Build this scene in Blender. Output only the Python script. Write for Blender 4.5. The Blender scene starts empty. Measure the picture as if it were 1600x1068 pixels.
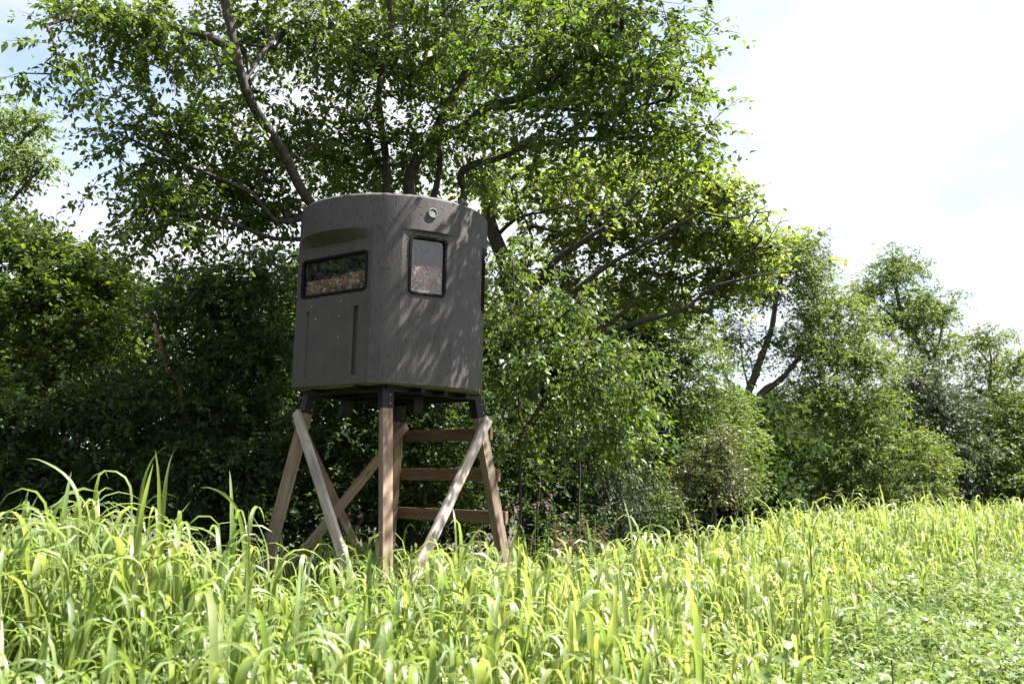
import bpy, bmesh, math
import numpy as np
from mathutils import Vector, Matrix

sc = bpy.context.scene
col = sc.collection
R = math.radians

# ------------------------------------------------------------------ camera
FPX = 1555.0                       # focal length in pixels of the 1600 px wide photograph
PITCH = math.atan((762 - 534) / FPX)
CAM_Z = 1.5
cam_d = bpy.data.cameras.new('camera')
cam_d.sensor_width = 36.0
cam_d.lens = 36.0 * FPX / 1600.0
cam_d.clip_start = 0.05
cam_d.clip_end = 2000
cam_d.dof.use_dof = True
cam_d.dof.focus_distance = 8.9
cam_d.dof.aperture_fstop = 3.5
cam = bpy.data.objects.new('camera', cam_d)
cam.location = (0, 0, CAM_Z)
cam.rotation_euler = (math.pi / 2 + PITCH, 0, 0)
col.objects.link(cam)
sc.camera = cam

# ------------------------------------------------------------------ light
SUN_AZ, SUN_EL = R(88), R(56)      # azimuth clockwise from +Y (the view direction)
SUN = Vector((math.sin(SUN_AZ) * math.cos(SUN_EL), math.cos(SUN_AZ) * math.cos(SUN_EL), math.sin(SUN_EL)))
sun_d = bpy.data.lights.new('sun', 'SUN')
sun_d.energy = 5.0
sun_d.angle = R(0.53)
sun_d.color = (1.0, 0.95, 0.86)
sun = bpy.data.objects.new('sun', sun_d)
sun.rotation_euler = SUN.to_track_quat('Z', 'Y').to_euler()
sun.location = (6, -2, 14)
col.objects.link(sun)

world = bpy.data.worlds.new('World')
sc.world = world
world.use_nodes = True
wn, wl = world.node_tree.nodes, world.node_tree.links
wn.clear()
w_out = wn.new('ShaderNodeOutputWorld')
w_bg = wn.new('ShaderNodeBackground')
w_bg.inputs['Strength'].default_value = 0.07
sky = wn.new('ShaderNodeTexSky')
sky.sky_type = 'NISHITA'
sky.sun_disc = False
sky.sun_elevation = SUN_EL
sky.sun_rotation = SUN_AZ
sky.air_density = 1.0
sky.dust_density = 0.6
w_tc = wn.new('ShaderNodeTexCoord')
w_map = wn.new('ShaderNodeMapping')
w_map.inputs['Scale'].default_value = (1.0, 1.0, 2.6)
w_map.inputs['Location'].default_value = (0.0, 0.0, 0.0)
wl.new(w_tc.outputs['Generated'], w_map.inputs['Vector'])
w_no = wn.new('ShaderNodeTexNoise')
w_no.inputs['Scale'].default_value = 2.1
w_no.inputs['Detail'].default_value = 7
w_no.inputs['Roughness'].default_value = 0.55
w_no.inputs['Distortion'].default_value = 0.5
wl.new(w_map.outputs['Vector'], w_no.inputs['Vector'])
w_rp = wn.new('ShaderNodeValToRGB')
w_rp.color_ramp.elements[0].position = 0.36
w_rp.color_ramp.elements[0].color = (0.22, 0.22, 0.22, 1)
w_rp.color_ramp.elements[1].position = 0.58
w_rp.color_ramp.elements[1].color = (1, 1, 1, 1)
wl.new(w_no.outputs['Fac'], w_rp.inputs['Fac'])
w_mx = wn.new('ShaderNodeMixRGB')
w_mx.inputs['Color2'].default_value = (3.95, 4.0, 4.15, 1)
wl.new(w_rp.outputs['Color'], w_mx.inputs['Fac'])
wl.new(sky.outputs['Color'], w_mx.inputs['Color1'])
wl.new(w_mx.outputs['Color'], w_bg.inputs['Color'])
wl.new(w_bg.outputs['Background'], w_out.inputs['Surface'])

vs = sc.view_settings
vs.view_transform = 'Standard'
vs.look = 'None'
vs.gamma = 1
vs.use_curve_mapping = False
vs.exposure = 2.1
cy = sc.cycles
cy.use_denoising = True
cy.max_bounces = 8
cy.diffuse_bounces = 3
cy.glossy_bounces = 3
cy.transmission_bounces = 4
cy.transparent_max_bounces = 8
cy.caustics_reflective = False
cy.caustics_refractive = False
cy.sample_clamp_indirect = 6

# ------------------------------------------------------------------ helpers
rng = np.random.default_rng(7)

def at(px, py, d):
    """point that stands d metres in front of the camera, seen at photo pixel px, py"""
    u, w = (px - 800) / FPX, (534 - py) / FPX
    y = math.cos(PITCH) - w * math.sin(PITCH)
    z = math.sin(PITCH) + w * math.cos(PITCH)
    return np.array((u * d / y, d, CAM_Z + z * d / y))

def tag(o, label=None, cat=None, group=None, kind=None):
    if label: o['label'] = label
    if cat: o['category'] = cat
    if group: o['group'] = group
    if kind: o['kind'] = kind
    return o

def empty(name, loc=(0, 0, 0)):
    o = bpy.data.objects.new(name, None)
    o.location = loc
    o.empty_display_size = 0.2
    col.objects.link(o)
    return o

def link(name, me, mat=None, parent=None):
    o = bpy.data.objects.new(name, me)
    if mat is not None and not me.materials:
        me.materials.append(mat)
    col.objects.link(o)
    o.parent = parent
    return o

def np_mesh(name, V, faces, tone=None, smooth=False):
    """V (n,3); faces: list of (m,k) index arrays"""
    me = bpy.data.meshes.new(name)
    V = np.asarray(V, dtype=np.float32)
    me.vertices.add(len(V))
    me.vertices.foreach_set('co', V.ravel())
    loops = np.concatenate([np.asarray(f, dtype=np.int32).ravel() for f in faces])
    tot = np.concatenate([np.full(len(f), f.shape[1], dtype=np.int32) for f in faces])
    start = np.concatenate(([0], np.cumsum(tot)[:-1])).astype(np.int32)
    me.loops.add(len(loops))
    me.loops.foreach_set('vertex_index', loops)
    me.polygons.add(len(tot))
    me.polygons.foreach_set('loop_start', start)
    me.polygons.foreach_set('loop_total', tot)
    if smooth:
        me.polygons.foreach_set('use_smooth', np.ones(len(tot), dtype=bool))
    me.update(calc_edges=True)
    if tone is not None:
        a = me.attributes.new('tone', 'FLOAT', 'POINT')
        a.data.foreach_set('value', np.asarray(tone, dtype=np.float32))
    return me

def unit(a):
    return a / np.maximum(np.linalg.norm(a, axis=-1, keepdims=True), 1e-9)

def cross(a, b):
    return np.cross(a, b)

def smoothstep(a, b, x):
    t = np.clip((x - a) / (b - a), 0, 1)
    return t * t * (3 - 2 * t)

# ------------------------------------------------------------------ materials
def new_mat(name):
    m = bpy.data.materials.new(name)
    m.use_nodes = True
    n, l = m.node_tree.nodes, m.node_tree.links
    return m, n, l, n['Principled BSDF']

def ramp(n, cols, pos=None):
    r = n.new('ShaderNodeValToRGB')
    e = r.color_ramp.elements
    pos = pos or [i / (len(cols) - 1) for i in range(len(cols))]
    while len(e) < len(cols): e.new(0.5)
    for k, c in enumerate(cols):
        e[k].position = pos[k]
        e[k].color = (*c, 1)
    return r

def leaf_mat(name, cols, trans=0.42,  tgain=(1.9, 1.7, 0.8), rough=0.42, spec=0.45):
    m, n, l, bs = new_mat(name)
    a = n.new('ShaderNodeAttribute'); a.attribute_name = 'tone'
    r = ramp(n, cols, (0, 0.48, 0.92, 0.98) if len(cols) == 4 else None)
    l.new(a.outputs['Fac'], r.inputs['Fac'])
    l.new(r.outputs['Color'], bs.inputs['Base Color'])
    bs.inputs['Roughness'].default_value = rough
    bs.inputs['Specular IOR Level'].default_value = spec
    t = n.new('ShaderNodeBsdfTranslucent')
    g = n.new('ShaderNodeMixRGB'); g.blend_type = 'MULTIPLY'; g.inputs['Fac'].default_value = 1
    g.inputs['Color2'].default_value = (*tgain, 1)
    l.new(r.outputs['Color'], g.inputs['Color1'])
    l.new(g.outputs['Color'], t.inputs['Color'])
    x = n.new('ShaderNodeMixShader'); x.inputs['Fac'].default_value = trans
    l.new(bs.outputs['BSDF'], x.inputs[1]); l.new(t.outputs['BSDF'], x.inputs[2])
    l.new(x.outputs['Shader'], n['Material Output'].inputs['Surface'])
    return m

def bark_mat(name, c0, c1):
    m, n, l, bs = new_mat(name)
    tc = n.new('ShaderNodeTexCoord')
    mp = n.new('ShaderNodeMapping'); mp.inputs['Scale'].default_value = (22, 22, 5)
    l.new(tc.outputs['Object'], mp.inputs['Vector'])
    no = n.new('ShaderNodeTexNoise'); no.inputs['Scale'].default_value = 1.6; no.inputs['Detail'].default_value = 6
    l.new(mp.outputs['Vector'], no.inputs['Vector'])
    r = ramp(n, (c0, c1), (0.35, 0.7))
    l.new(no.outputs['Fac'], r.inputs['Fac']); l.new(r.outputs['Color'], bs.inputs['Base Color'])
    b = n.new('ShaderNodeBump'); b.inputs['Strength'].default_value = 0.7; b.inputs['Distance'].default_value = 0.02
    l.new(no.outputs['Fac'], b.inputs['Height']); l.new(b.outputs['Normal'], bs.inputs['Normal'])
    bs.inputs['Roughness'].default_value = 0.9
    return m

M = {}
M['elm'] = leaf_mat('elm_leaf', ((0.04, 0.07, 0.016), (0.065, 0.108, 0.022), (0.1, 0.14, 0.03)), trans=0.5, tgain=(2.15, 2.1, 1.0))
M['oak'] = leaf_mat('oak_leaf', ((0.075, 0.115, 0.032), (0.12, 0.165, 0.046), (0.18, 0.205, 0.065)), trans=0.5, tgain=(2.2, 2.1, 1.0))
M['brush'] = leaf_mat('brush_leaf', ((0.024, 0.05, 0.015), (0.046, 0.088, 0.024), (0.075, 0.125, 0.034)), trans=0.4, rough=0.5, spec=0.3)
M['far'] = leaf_mat('far_leaf', ((0.06, 0.1, 0.028), (0.098, 0.15, 0.04), (0.145, 0.19, 0.055)), trans=0.42, tgain=(1.9, 1.85, 0.9), rough=0.5, spec=0.3)
M['silver'] = leaf_mat('silver_leaf', ((0.05, 0.075, 0.04), (0.08, 0.105, 0.06), (0.13, 0.15, 0.10)), trans=0.3, tgain=(1.3, 1.4, 0.9), rough=0.5, spec=0.35)
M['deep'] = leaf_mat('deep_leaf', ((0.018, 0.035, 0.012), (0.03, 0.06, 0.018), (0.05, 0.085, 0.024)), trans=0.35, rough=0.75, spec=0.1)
M['rusty'] = leaf_mat('rusty_leaf', ((0.08, 0.115, 0.04), (0.13, 0.13, 0.055), (0.24, 0.12, 0.07)), trans=0.35, tgain=(1.5, 1.3, 0.9))
M['cedar'] = leaf_mat('cedar_leaf', ((0.015, 0.035, 0.014), (0.03, 0.06, 0.02), (0.05, 0.085, 0.03)), trans=0.2)
M['sorghum'] = leaf_mat('sorghum_leaf', ((0.10, 0.165, 0.045), (0.175, 0.24, 0.07), (0.26, 0.31, 0.105), (0.38, 0.32, 0.15)), trans=0.46, tgain=(1.87, 1.8, 1.1), rough=0.45, spec=0.9)
M['weed'] = leaf_mat('weed_leaf', ((0.10, 0.165, 0.045), (0.15, 0.22, 0.07), (0.215, 0.275, 0.11)), trans=0.38, tgain=(1.65, 1.55, 0.8), rough=0.4, spec=0.6)
M['dry'] = leaf_mat('dry_weed', ((0.10, 0.075, 0.045), (0.19, 0.13, 0.085), (0.26, 0.20, 0.13)), trans=0.25, tgain=(1.3, 1.2, 1.0))
M['pink'] = leaf_mat('thistle_flower', ((0.35, 0.12, 0.30), (0.45, 0.18, 0.38), (0.5, 0.25, 0.45)), trans=0.2, tgain=(1, 1, 1))
M['bark'] = bark_mat('elm_bark', (0.025, 0.02, 0.016), (0.09, 0.074, 0.062))
M['oakbark'] = bark_mat('oak_bark', (0.022, 0.018, 0.015), (0.075, 0.063, 0.053))
M['palebark'] = bark_mat('pale_bark', (0.12, 0.07, 0.05), (0.30, 0.19, 0.14))
M['stem'] = bark_mat('weed_stem', (0.05, 0.05, 0.025), (0.12, 0.11, 0.05))

def ground_material():
    m, n, l, bs = new_mat('ground_soil')
    tc = n.new('ShaderNodeTexCoord')
    no = n.new('ShaderNodeTexNoise'); no.inputs['Scale'].default_value = 3.0; no.inputs['Detail'].default_value = 8
    l.new(tc.outputs['Object'], no.inputs['Vector'])
    r = ramp(n, ((0.028, 0.022, 0.013), (0.05, 0.042, 0.024), (0.035, 0.05, 0.016)), (0.3, 0.5, 0.68))
    l.new(no.outputs['Fac'], r.inputs['Fac']); l.new(r.outputs['Color'], bs.inputs['Base Color'])
    b = n.new('ShaderNodeBump'); b.inputs['Strength'].default_value = 0.8; b.inputs['Distance'].default_value = 0.05
    l.new(no.outputs['Fac'], b.inputs['Height']); l.new(b.outputs['Normal'], bs.inputs['Normal'])
    bs.inputs['Roughness'].default_value = 0.95
    return m

def wood_material(name, c0, c1, c2):
    m, n, l, bs = new_mat(name)
    tc = n.new('ShaderNodeTexCoord')
    oi = n.new('ShaderNodeObjectInfo')
    off = n.new('ShaderNodeVectorMath'); off.operation = 'ADD'
    cx = n.new('ShaderNodeCombineXYZ')
    mul = n.new('ShaderNodeMath'); mul.operation = 'MULTIPLY'; mul.inputs[1].default_value = 40
    l.new(oi.outputs['Random'], mul.inputs[0])
    l.new(mul.outputs[0], cx.inputs[0]); l.new(mul.outputs[0], cx.inputs[2])
    l.new(tc.outputs['Object'], off.inputs[0]); l.new(cx.outputs[0], off.inputs[1])
    mp = n.new('ShaderNodeMapping'); mp.inputs['Scale'].default_value = (38, 38, 2.2)
    l.new(off.outputs[0], mp.inputs['Vector'])
    no = n.new('ShaderNodeTexNoise'); no.inputs['Scale'].default_value = 1.2; no.inputs['Detail'].default_value = 5; no.inputs['Distortion'].default_value = 0.6
    l.new(mp.outputs['Vector'], no.inputs['Vector'])
    mp2 = n.new('ShaderNodeMapping'); mp2.inputs['Scale'].default_value = (5, 5, 1.5)
    l.new(off.outputs[0], mp2.inputs['Vector'])
    n2 = n.new('ShaderNodeTexNoise'); n2.inputs['Scale'].default_value = 1.0; n2.inputs['Detail'].default_value = 3
    l.new(mp2.outputs['Vector'], n2.inputs['Vector'])
    r = ramp(n, (c0, c1, c2), (0.3, 0.5, 0.72))
    l.new(no.outputs['Fac'], r.inputs['Fac'])
    mx = n.new('ShaderNodeMixRGB'); mx.blend_type = 'MULTIPLY'; mx.inputs['Fac'].default_value = 0.75
    r2 = ramp(n, ((0.45, 0.42, 0.41), (0.95, 0.95, 0.96), (1.0, 0.82, 0.66)), (0.32, 0.5, 0.7))
    l.new(n2.outputs['Fac'], r2.inputs['Fac'])
    l.new(r.outputs['Color'], mx.inputs['Color1']); l.new(r2.outputs['Color'], mx.inputs['Color2'])
    # knots
    vo = n.new('ShaderNodeTexVoronoi'); vo.inputs['Scale'].default_value = 1.0
    mp3 = n.new('ShaderNodeMapping'); mp3.inputs['Scale'].default_value = (9, 9, 3.2)
    l.new(off.outputs[0], mp3.inputs['Vector']); l.new(mp3.outputs['Vector'], vo.inputs['Vector'])
    r3 = ramp(n, ((0.35, 0.28, 0.24), (1, 1, 1)), (0.07, 0.16))
    l.new(vo.outputs['Distance'], r3.inputs['Fac'])
    mk = n.new('ShaderNodeMixRGB'); mk.blend_type = 'MULTIPLY'; mk.inputs['Fac'].default_value = 0.9
    l.new(mx.outputs['Color'], mk.inputs['Color1']); l.new(r3.outputs['Color'], mk.inputs['Color2'])
    l.new(mk.outputs['Color'], bs.inputs['Base Color'])
    b = n.new('ShaderNodeBump'); b.inputs['Strength'].default_value = 0.35; b.inputs['Distance'].default_value = 0.004
    l.new(no.outputs['Fac'], b.inputs['Height']); l.new(b.outputs['Normal'], bs.inputs['Normal'])
    bs.inputs['Roughness'].default_value = 0.8
    return m

M['post'] = wood_material('treated_post', (0.155, 0.105, 0.076), (0.245, 0.175, 0.13), (0.32, 0.245, 0.19))
M['brace'] = wood_material('weathered_brace', (0.29, 0.24, 0.21), (0.45, 0.39, 0.35), (0.56, 0.51, 0.47))
M['rung'] = wood_material('brown_rung', (0.10, 0.058, 0.034), (0.17, 0.10, 0.06), (0.23, 0.145, 0.09))

def plain(name, c, rough=0.6, metal=0.0, spec=0.5, nscale=0, namt=0.25):
    m, n, l, bs = new_mat(name)
    bs.inputs['Base Color'].default_value = (*c, 1)
    bs.inputs['Roughness'].default_value = rough
    bs.inputs['Metallic'].default_value = metal
    bs.inputs['Specular IOR Level'].default_value = spec
    if nscale:
        tc = n.new('ShaderNodeTexCoord')
        no = n.new('ShaderNodeTexNoise'); no.inputs['Scale'].default_value = nscale; no.inputs['Detail'].default_value = 5
        l.new(tc.outputs['Object'], no.inputs['Vector'])
        r = ramp(n, (tuple(k * (1 - namt) for k in c), tuple(k * (1 + namt) for k in c)), (0.3, 0.7))
        l.new(no.outputs['Fac'], r.inputs['Fac']); l.new(r.outputs['Color'], bs.inputs['Base Color'])
    return m

M['steel'] = plain('black_steel', (0.006, 0.006, 0.0065), 0.5, 0.0, 0.3, 9)
M['rubber'] = plain('black_rubber', (0.003, 0.003, 0.0035), 0.55, 0, 0.15)
M['bolt'] = plain('zinc_bolt', (0.6, 0.6, 0.6), 0.35, 0.8)
M['vent'] = plain('grey_vent', (0.17, 0.17, 0.175), 0.5, 0, 0.5, 30, 0.15)
M['floor'] = plain('olive_floor', (0.22, 0.20, 0.14), 0.8, 0, 0.3, 4, 0.2)
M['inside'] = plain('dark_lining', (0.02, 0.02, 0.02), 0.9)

def shell_material(name, bark):
    m, n, l, bs = new_mat(name)
    uv = n.new('ShaderNodeUVMap'); uv.uv_map = 'wall'
    base = n.new('ShaderNodeTexNoise'); base.inputs['Scale'].default_value = 3.5; base.inputs['Detail'].default_value = 6
    l.new(uv.outputs['UV'], base.inputs['Vector'])
    r = ramp(n, ((0.062, 0.0565, 0.0575), (0.074, 0.0675, 0.0685), (0.087, 0.0795, 0.0805)), (0.3, 0.5, 0.7))
    l.new(base.outputs['Fac'], r.inputs['Fac'])
    # rain streaks and dust
    mps = n.new('ShaderNodeMapping'); mps.inputs['Scale'].default_value = (14, 1.1, 1)
    l.new(uv.outputs['UV'], mps.inputs['Vector'])
    st = n.new('ShaderNodeTexNoise'); st.inputs['Scale'].default_value = 1.0; st.inputs['Detail'].default_value = 4
    l.new(mps.outputs['Vector'], st.inputs['Vector'])
    r2 = ramp(n, ((0.90, 0.89, 0.88), (1.08, 1.07, 1.07)), (0.32, 0.70))
    l.new(st.outputs['Fac'], r2.inputs['Fac'])
    mx = n.new('ShaderNodeMixRGB'); mx.blend_type = 'MULTIPLY'; mx.inputs['Fac'].default_value = 1
    l.new(r.outputs['Color'], mx.inputs['Color1']); l.new(r2.outputs['Color'], mx.inputs['Color2'])
    bs.inputs['Roughness'].default_value = 0.62
    bs.inputs['Specular IOR Level'].default_value = 0.35
    fine = n.new('ShaderNodeTexNoise'); fine.inputs['Scale'].default_value = 160; fine.inputs['Detail'].default_value = 3
    l.new(uv.outputs['UV'], fine.inputs['Vector'])
    b0 = n.new('ShaderNodeBump'); b0.inputs['Strength'].default_value = 0.25; b0.inputs['Distance'].default_value = 0.003
    l.new(fine.outputs['Fac'], b0.inputs['Height'])
    # pale specks of droppings and dried drips
    vs_ = n.new('ShaderNodeTexVoronoi'); vs_.inputs['Scale'].default_value = 9
    l.new(uv.outputs['UV'], vs_.inputs['Vector'])
    rs = ramp(n, ((1, 1, 1), (0, 0, 0)), (0.035, 0.05))
    l.new(vs_.outputs['Distance'], rs.inputs['Fac'])
    sx = n.new('ShaderNodeSeparateColor'); l.new(vs_.outputs['Color'], sx.inputs['Color'])
    gt = n.new('ShaderNodeMath'); gt.operation = 'GREATER_THAN'; gt.inputs[1].default_value = 0.62
    l.new(sx.outputs[0], gt.inputs[0])
    sm = n.new('ShaderNodeMath'); sm.operation = 'MULTIPLY'
    l.new(rs.outputs['Color'], sm.inputs[0]); l.new(gt.outputs[0], sm.inputs[1])
    mxo = mx
    mx = n.new('ShaderNodeMixRGB'); mx.inputs['Color2'].default_value = (0.24, 0.23, 0.21, 1)
    l.new(sm.outputs[0], mx.inputs['Fac']); l.new(mxo.outputs['Color'], mx.inputs['Color1'])
    if not bark:
        l.new(mx.outputs['Color'], bs.inputs['Base Color'])
        l.new(b0.outputs['Normal'], bs.inputs['Normal'])
        return m
    # bark wrinkles: long wavering vertical furrows
    wob = n.new('ShaderNodeTexNoise'); wob.inputs['Scale'].default_value = 9; wob.inputs['Detail'].default_value = 3
    l.new(uv.outputs['UV'], wob.inputs['Vector'])
    ws = n.new('ShaderNodeVectorMath'); ws.operation = 'SCALE'; ws.inputs['Scale'].default_value = 0.035
    l.new(wob.outputs['Color'], ws.inputs[0])
    ad = n.new('ShaderNodeVectorMath'); ad.operation = 'ADD'
    l.new(uv.outputs['UV'], ad.inputs[0]); l.new(ws.outputs['Vector'], ad.inputs[1])
    mp = n.new('ShaderNodeMapping'); mp.inputs['Scale'].default_value = (36, 5.0, 1)
    l.new(ad.outputs['Vector'], mp.inputs['Vector'])
    vo = n.new('ShaderNodeTexVoronoi'); vo.feature = 'DISTANCE_TO_EDGE'; vo.inputs['Scale'].default_value = 1.0
    vo.inputs['Randomness'].default_value = 1.0
    l.new(mp.outputs['Vector'], vo.inputs['Vector'])
    rc = ramp(n, ((0, 0, 0), (1, 1, 1)), (0.01, 0.05))
    l.new(vo.outputs['Distance'], rc.inputs['Fac'])
    # the furrows come and go
    br = n.new('ShaderNodeTexNoise'); br.inputs['Scale'].default_value = 11; br.inputs['Detail'].default_value = 2
    l.new(uv.outputs['UV'], br.inputs['Vector'])
    rb = ramp(n, ((0, 0, 0), (1, 1, 1)), (0.56, 0.64))
    l.new(br.outputs['Fac'], rb.inputs['Fac'])
    mxa = n.new('ShaderNodeMath'); mxa.operation = 'MAXIMUM'
    l.new(rc.outputs['Color'], mxa.inputs[0]); l.new(rb.outputs['Color'], mxa.inputs[1])
    b1 = n.new('ShaderNodeBump'); b1.inputs['Strength'].default_value = 0.35; b1.inputs['Distance'].default_value = 0.003
    l.new(mxa.outputs[0], b1.inputs['Height']); l.new(b0.outputs['Normal'], b1.inputs['Normal'])
    l.new(b1.outputs['Normal'], bs.inputs['Normal'])
    dk = n.new('ShaderNodeMixRGB'); dk.blend_type = 'MULTIPLY'; dk.inputs['Fac'].default_value = 1
    rd = ramp(n, ((0.60, 0.59, 0.58), (1, 1, 1)))
    l.new(mxa.outputs[0], rd.inputs['Fac'])
    l.new(mx.outputs['Color'], dk.inputs['Color1']); l.new(rd.outputs['Color'], dk.inputs['Color2'])
    l.new(dk.outputs['Color'], bs.inputs['Base Color'])
    return m

M['shell_bark'] = shell_material('shell_bark', True)
M['shell_plain'] = shell_material('shell_plain', False)

def glass_material():
    m, n, l, bs = new_mat('window_glass')
    gl = n.new('ShaderNodeBsdfGlossy'); gl.inputs['Roughness'].default_value = 0.04
    tr = n.new('ShaderNodeBsdfTransparent'); tr.inputs['Color'].default_value = (0.86, 0.88, 0.88, 1)
    fr = n.new('ShaderNodeFresnel'); fr.inputs['IOR'].default_value = 2.05
    x = n.new('ShaderNodeMixShader')
    ge = n.new('ShaderNodeNewGeometry')
    inv = n.new('ShaderNodeMath'); inv.operation = 'SUBTRACT'; inv.inputs[0].default_value = 1
    l.new(ge.outputs['Backfacing'], inv.inputs[1])
    mf = n.new('ShaderNodeMath'); mf.operation = 'MULTIPLY'
    l.new(fr.outputs[0], mf.inputs[0]); l.new(inv.outputs[0], mf.inputs[1])
    l.new(mf.outputs[0], x.inputs['Fac']); l.new(tr.outputs[0], x.inputs[1]); l.new(gl.outputs[0], x.inputs[2])
    # a thin uneven film of dust
    tc = n.new('ShaderNodeTexCoord')
    no = n.new('ShaderNodeTexNoise'); no.inputs['Scale'].default_value = 35; no.inputs['Detail'].default_value = 6
    l.new(tc.outputs['Object'], no.inputs['Vector'])
    r = ramp(n, ((0.0, 0.0, 0.0), (0.06, 0.06, 0.06)), (0.4, 0.75))
    l.new(no.outputs['Fac'], r.inputs['Fac'])
    df = n.new('ShaderNodeBsdfDiffuse'); df.inputs['Color'].default_value = (0.55, 0.55, 0.58, 1)
    x2 = n.new('ShaderNodeMixShader')
    l.new(r.outputs['Color'], x2.inputs['Fac']); l.new(x.outputs[0], x2.inputs[1]); l.new(df.outputs[0], x2.inputs[2])
    l.new(x2.outputs[0], n['Material Output'].inputs['Surface'])
    return m
M['glass'] = glass_material()

def camo_material():
    m, n, l, bs = new_mat('camo_curtain')
    tc = n.new('ShaderNodeTexCoord')
    n1 = n.new('ShaderNodeTexNoise'); n1.inputs['Scale'].default_value = 7; n1.inputs['Detail'].default_value = 2
    l.new(tc.outputs['Object'], n1.inputs['Vector'])
    r1 = ramp(n, ((0.08, 0.034, 0.022), (0.32, 0.13, 0.06), (0.46, 0.22, 0.10), (0.16, 0.06, 0.04)), (0.32, 0.45, 0.56, 0.68))
    l.new(n1.outputs['Fac'], r1.inputs['Fac'])
    wob = n.new('ShaderNodeTexNoise'); wob.inputs['Scale'].default_value = 16; wob.inputs['Detail'].default_value = 3
    l.new(tc.outputs['Object'], wob.inputs['Vector'])
    ws = n.new('ShaderNodeVectorMath'); ws.operation = 'SCALE'; ws.inputs['Scale'].default_value = 0.22
    l.new(wob.outputs['Color'], ws.inputs[0])
    ad = n.new('ShaderNodeVectorMath'); ad.operation = 'ADD'
    l.new(tc.outputs['Object'], ad.inputs[0]); l.new(ws.outputs['Vector'], ad.inputs[1])
    vo = n.new('ShaderNodeTexVoronoi'); vo.feature = 'DISTANCE_TO_EDGE'; vo.inputs['Scale'].default_value = 12
    l.new(ad.outputs['Vector'], vo.inputs['Vector'])
    r2 = ramp(n, ((1, 1, 1), (0, 0, 0)), (0.05, 0.10))
    l.new(vo.outputs['Distance'], r2.inputs['Fac'])
    n3 = n.new('ShaderNodeTexNoise'); n3.inputs['Scale'].default_value = 26; n3.inputs['Detail'].default_value = 2
    l.new(tc.outputs['Object'], n3.inputs['Vector'])
    r3 = ramp(n, ((0, 0, 0), (1, 1, 1)), (0.50, 0.56))
    l.new(n3.outputs['Fac'], r3.inputs['Fac'])
    mm = n.new('ShaderNodeMath'); mm.operation = 'MULTIPLY'
    l.new(r2.outputs['Color'], mm.inputs[0]); l.new(r3.outputs['Color'], mm.inputs[1])
    mx = n.new('ShaderNodeMixRGB'); mx.inputs['Color2'].default_value = (0.62, 0.58, 0.52, 1)
    l.new(mm.outputs[0], mx.inputs['Fac']); l.new(r1.outputs['Color'], mx.inputs['Color1'])
    vo2 = n.new('ShaderNodeTexVoronoi'); vo2.feature = 'DISTANCE_TO_EDGE'; vo2.inputs['Scale'].default_value = 6
    l.new(ad.outputs['Vector'], vo2.inputs['Vector'])
    r4 = ramp(n, ((1, 1, 1), (0, 0, 0)), (0.03, 0.05))
    l.new(vo2.outputs['Distance'], r4.inputs['Fac'])
    mx2 = n.new('ShaderNodeMixRGB'); mx2.inputs['Color2'].default_value = (0.03, 0.02, 0.015, 1)
    l.new(r4.outputs['Color'], mx2.inputs['Fac']); l.new(mx.outputs['Color'], mx2.inputs['Color1'])
    l.new(mx2.outputs['Color'], bs.inputs['Base Color'])
    bs.inputs['Roughness'].default_value = 0.9
    return m
M['camo'] = camo_material()

# ------------------------------------------------------------------ ground
def build_ground():
    gx = np.concatenate((np.linspace(-400, -30, 12), np.linspace(-26, 26, 60), np.linspace(30, 400, 12)))
    gy = np.concatenate((np.linspace(-200, -12, 8), np.linspace(-10, 45, 64), np.linspace(50, 600, 14)))
    X, Y = np.meshgrid(gx, gy)
    Z = 0.03 * np.sin(X * 1.3 + 0.5 * Y) * np.cos(Y * 1.1) - 0.02
    V = np.stack((X.ravel(), Y.ravel(), Z.ravel()), 1)
    nx, ny = len(gx), len(gy)
    i = (np.arange(ny - 1)[:, None] * nx + np.arange(nx - 1)[None]).ravel()
    F = np.stack((i, i + 1, i + nx + 1, i + nx), 1)
    o = link('ground', np_mesh('ground', V, [F], smooth=True), ground_material())
    tag(o, 'bare soil and thin green growth under the crop and the trees', 'ground', kind='structure')
build_ground()

# ------------------------------------------------------------------ hunting blind
BX, BY = -1.205, 9.3
RAD = 0.885
Z0, ZB, ZT = 2.375, 3.742, 4.065
WIDE, NARROW = 33.0, 16.0                       # half angles of the flats
FLATS = [(-38.0, WIDE), (27.5, NARROW), (88.0, NARROW), (148.0, WIDE), (208.0, NARROW), (268.0, NARROW)]
WIN = {WIDE: (0.425, 3.20, 3.545), NARROW: (0.172, 3.175, 3.685)}

def fdist(hw): return RAD * math.cos(R(hw))

def adiff(a, b): return (a - b + 180) % 360 - 180

def flat_of(phi):
    for c, hw in FLATS:
        if abs(adiff(phi, c)) <= hw + 1e-4:
            return c, hw
    return None

def brow(z, hw):
    if z >= ZB: return 0.0
    lo = ZB - (0.085 if hw == WIDE else 0.016)
    if z <= lo: return 1.0
    return (ZB - z) / (ZB - lo)

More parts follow.
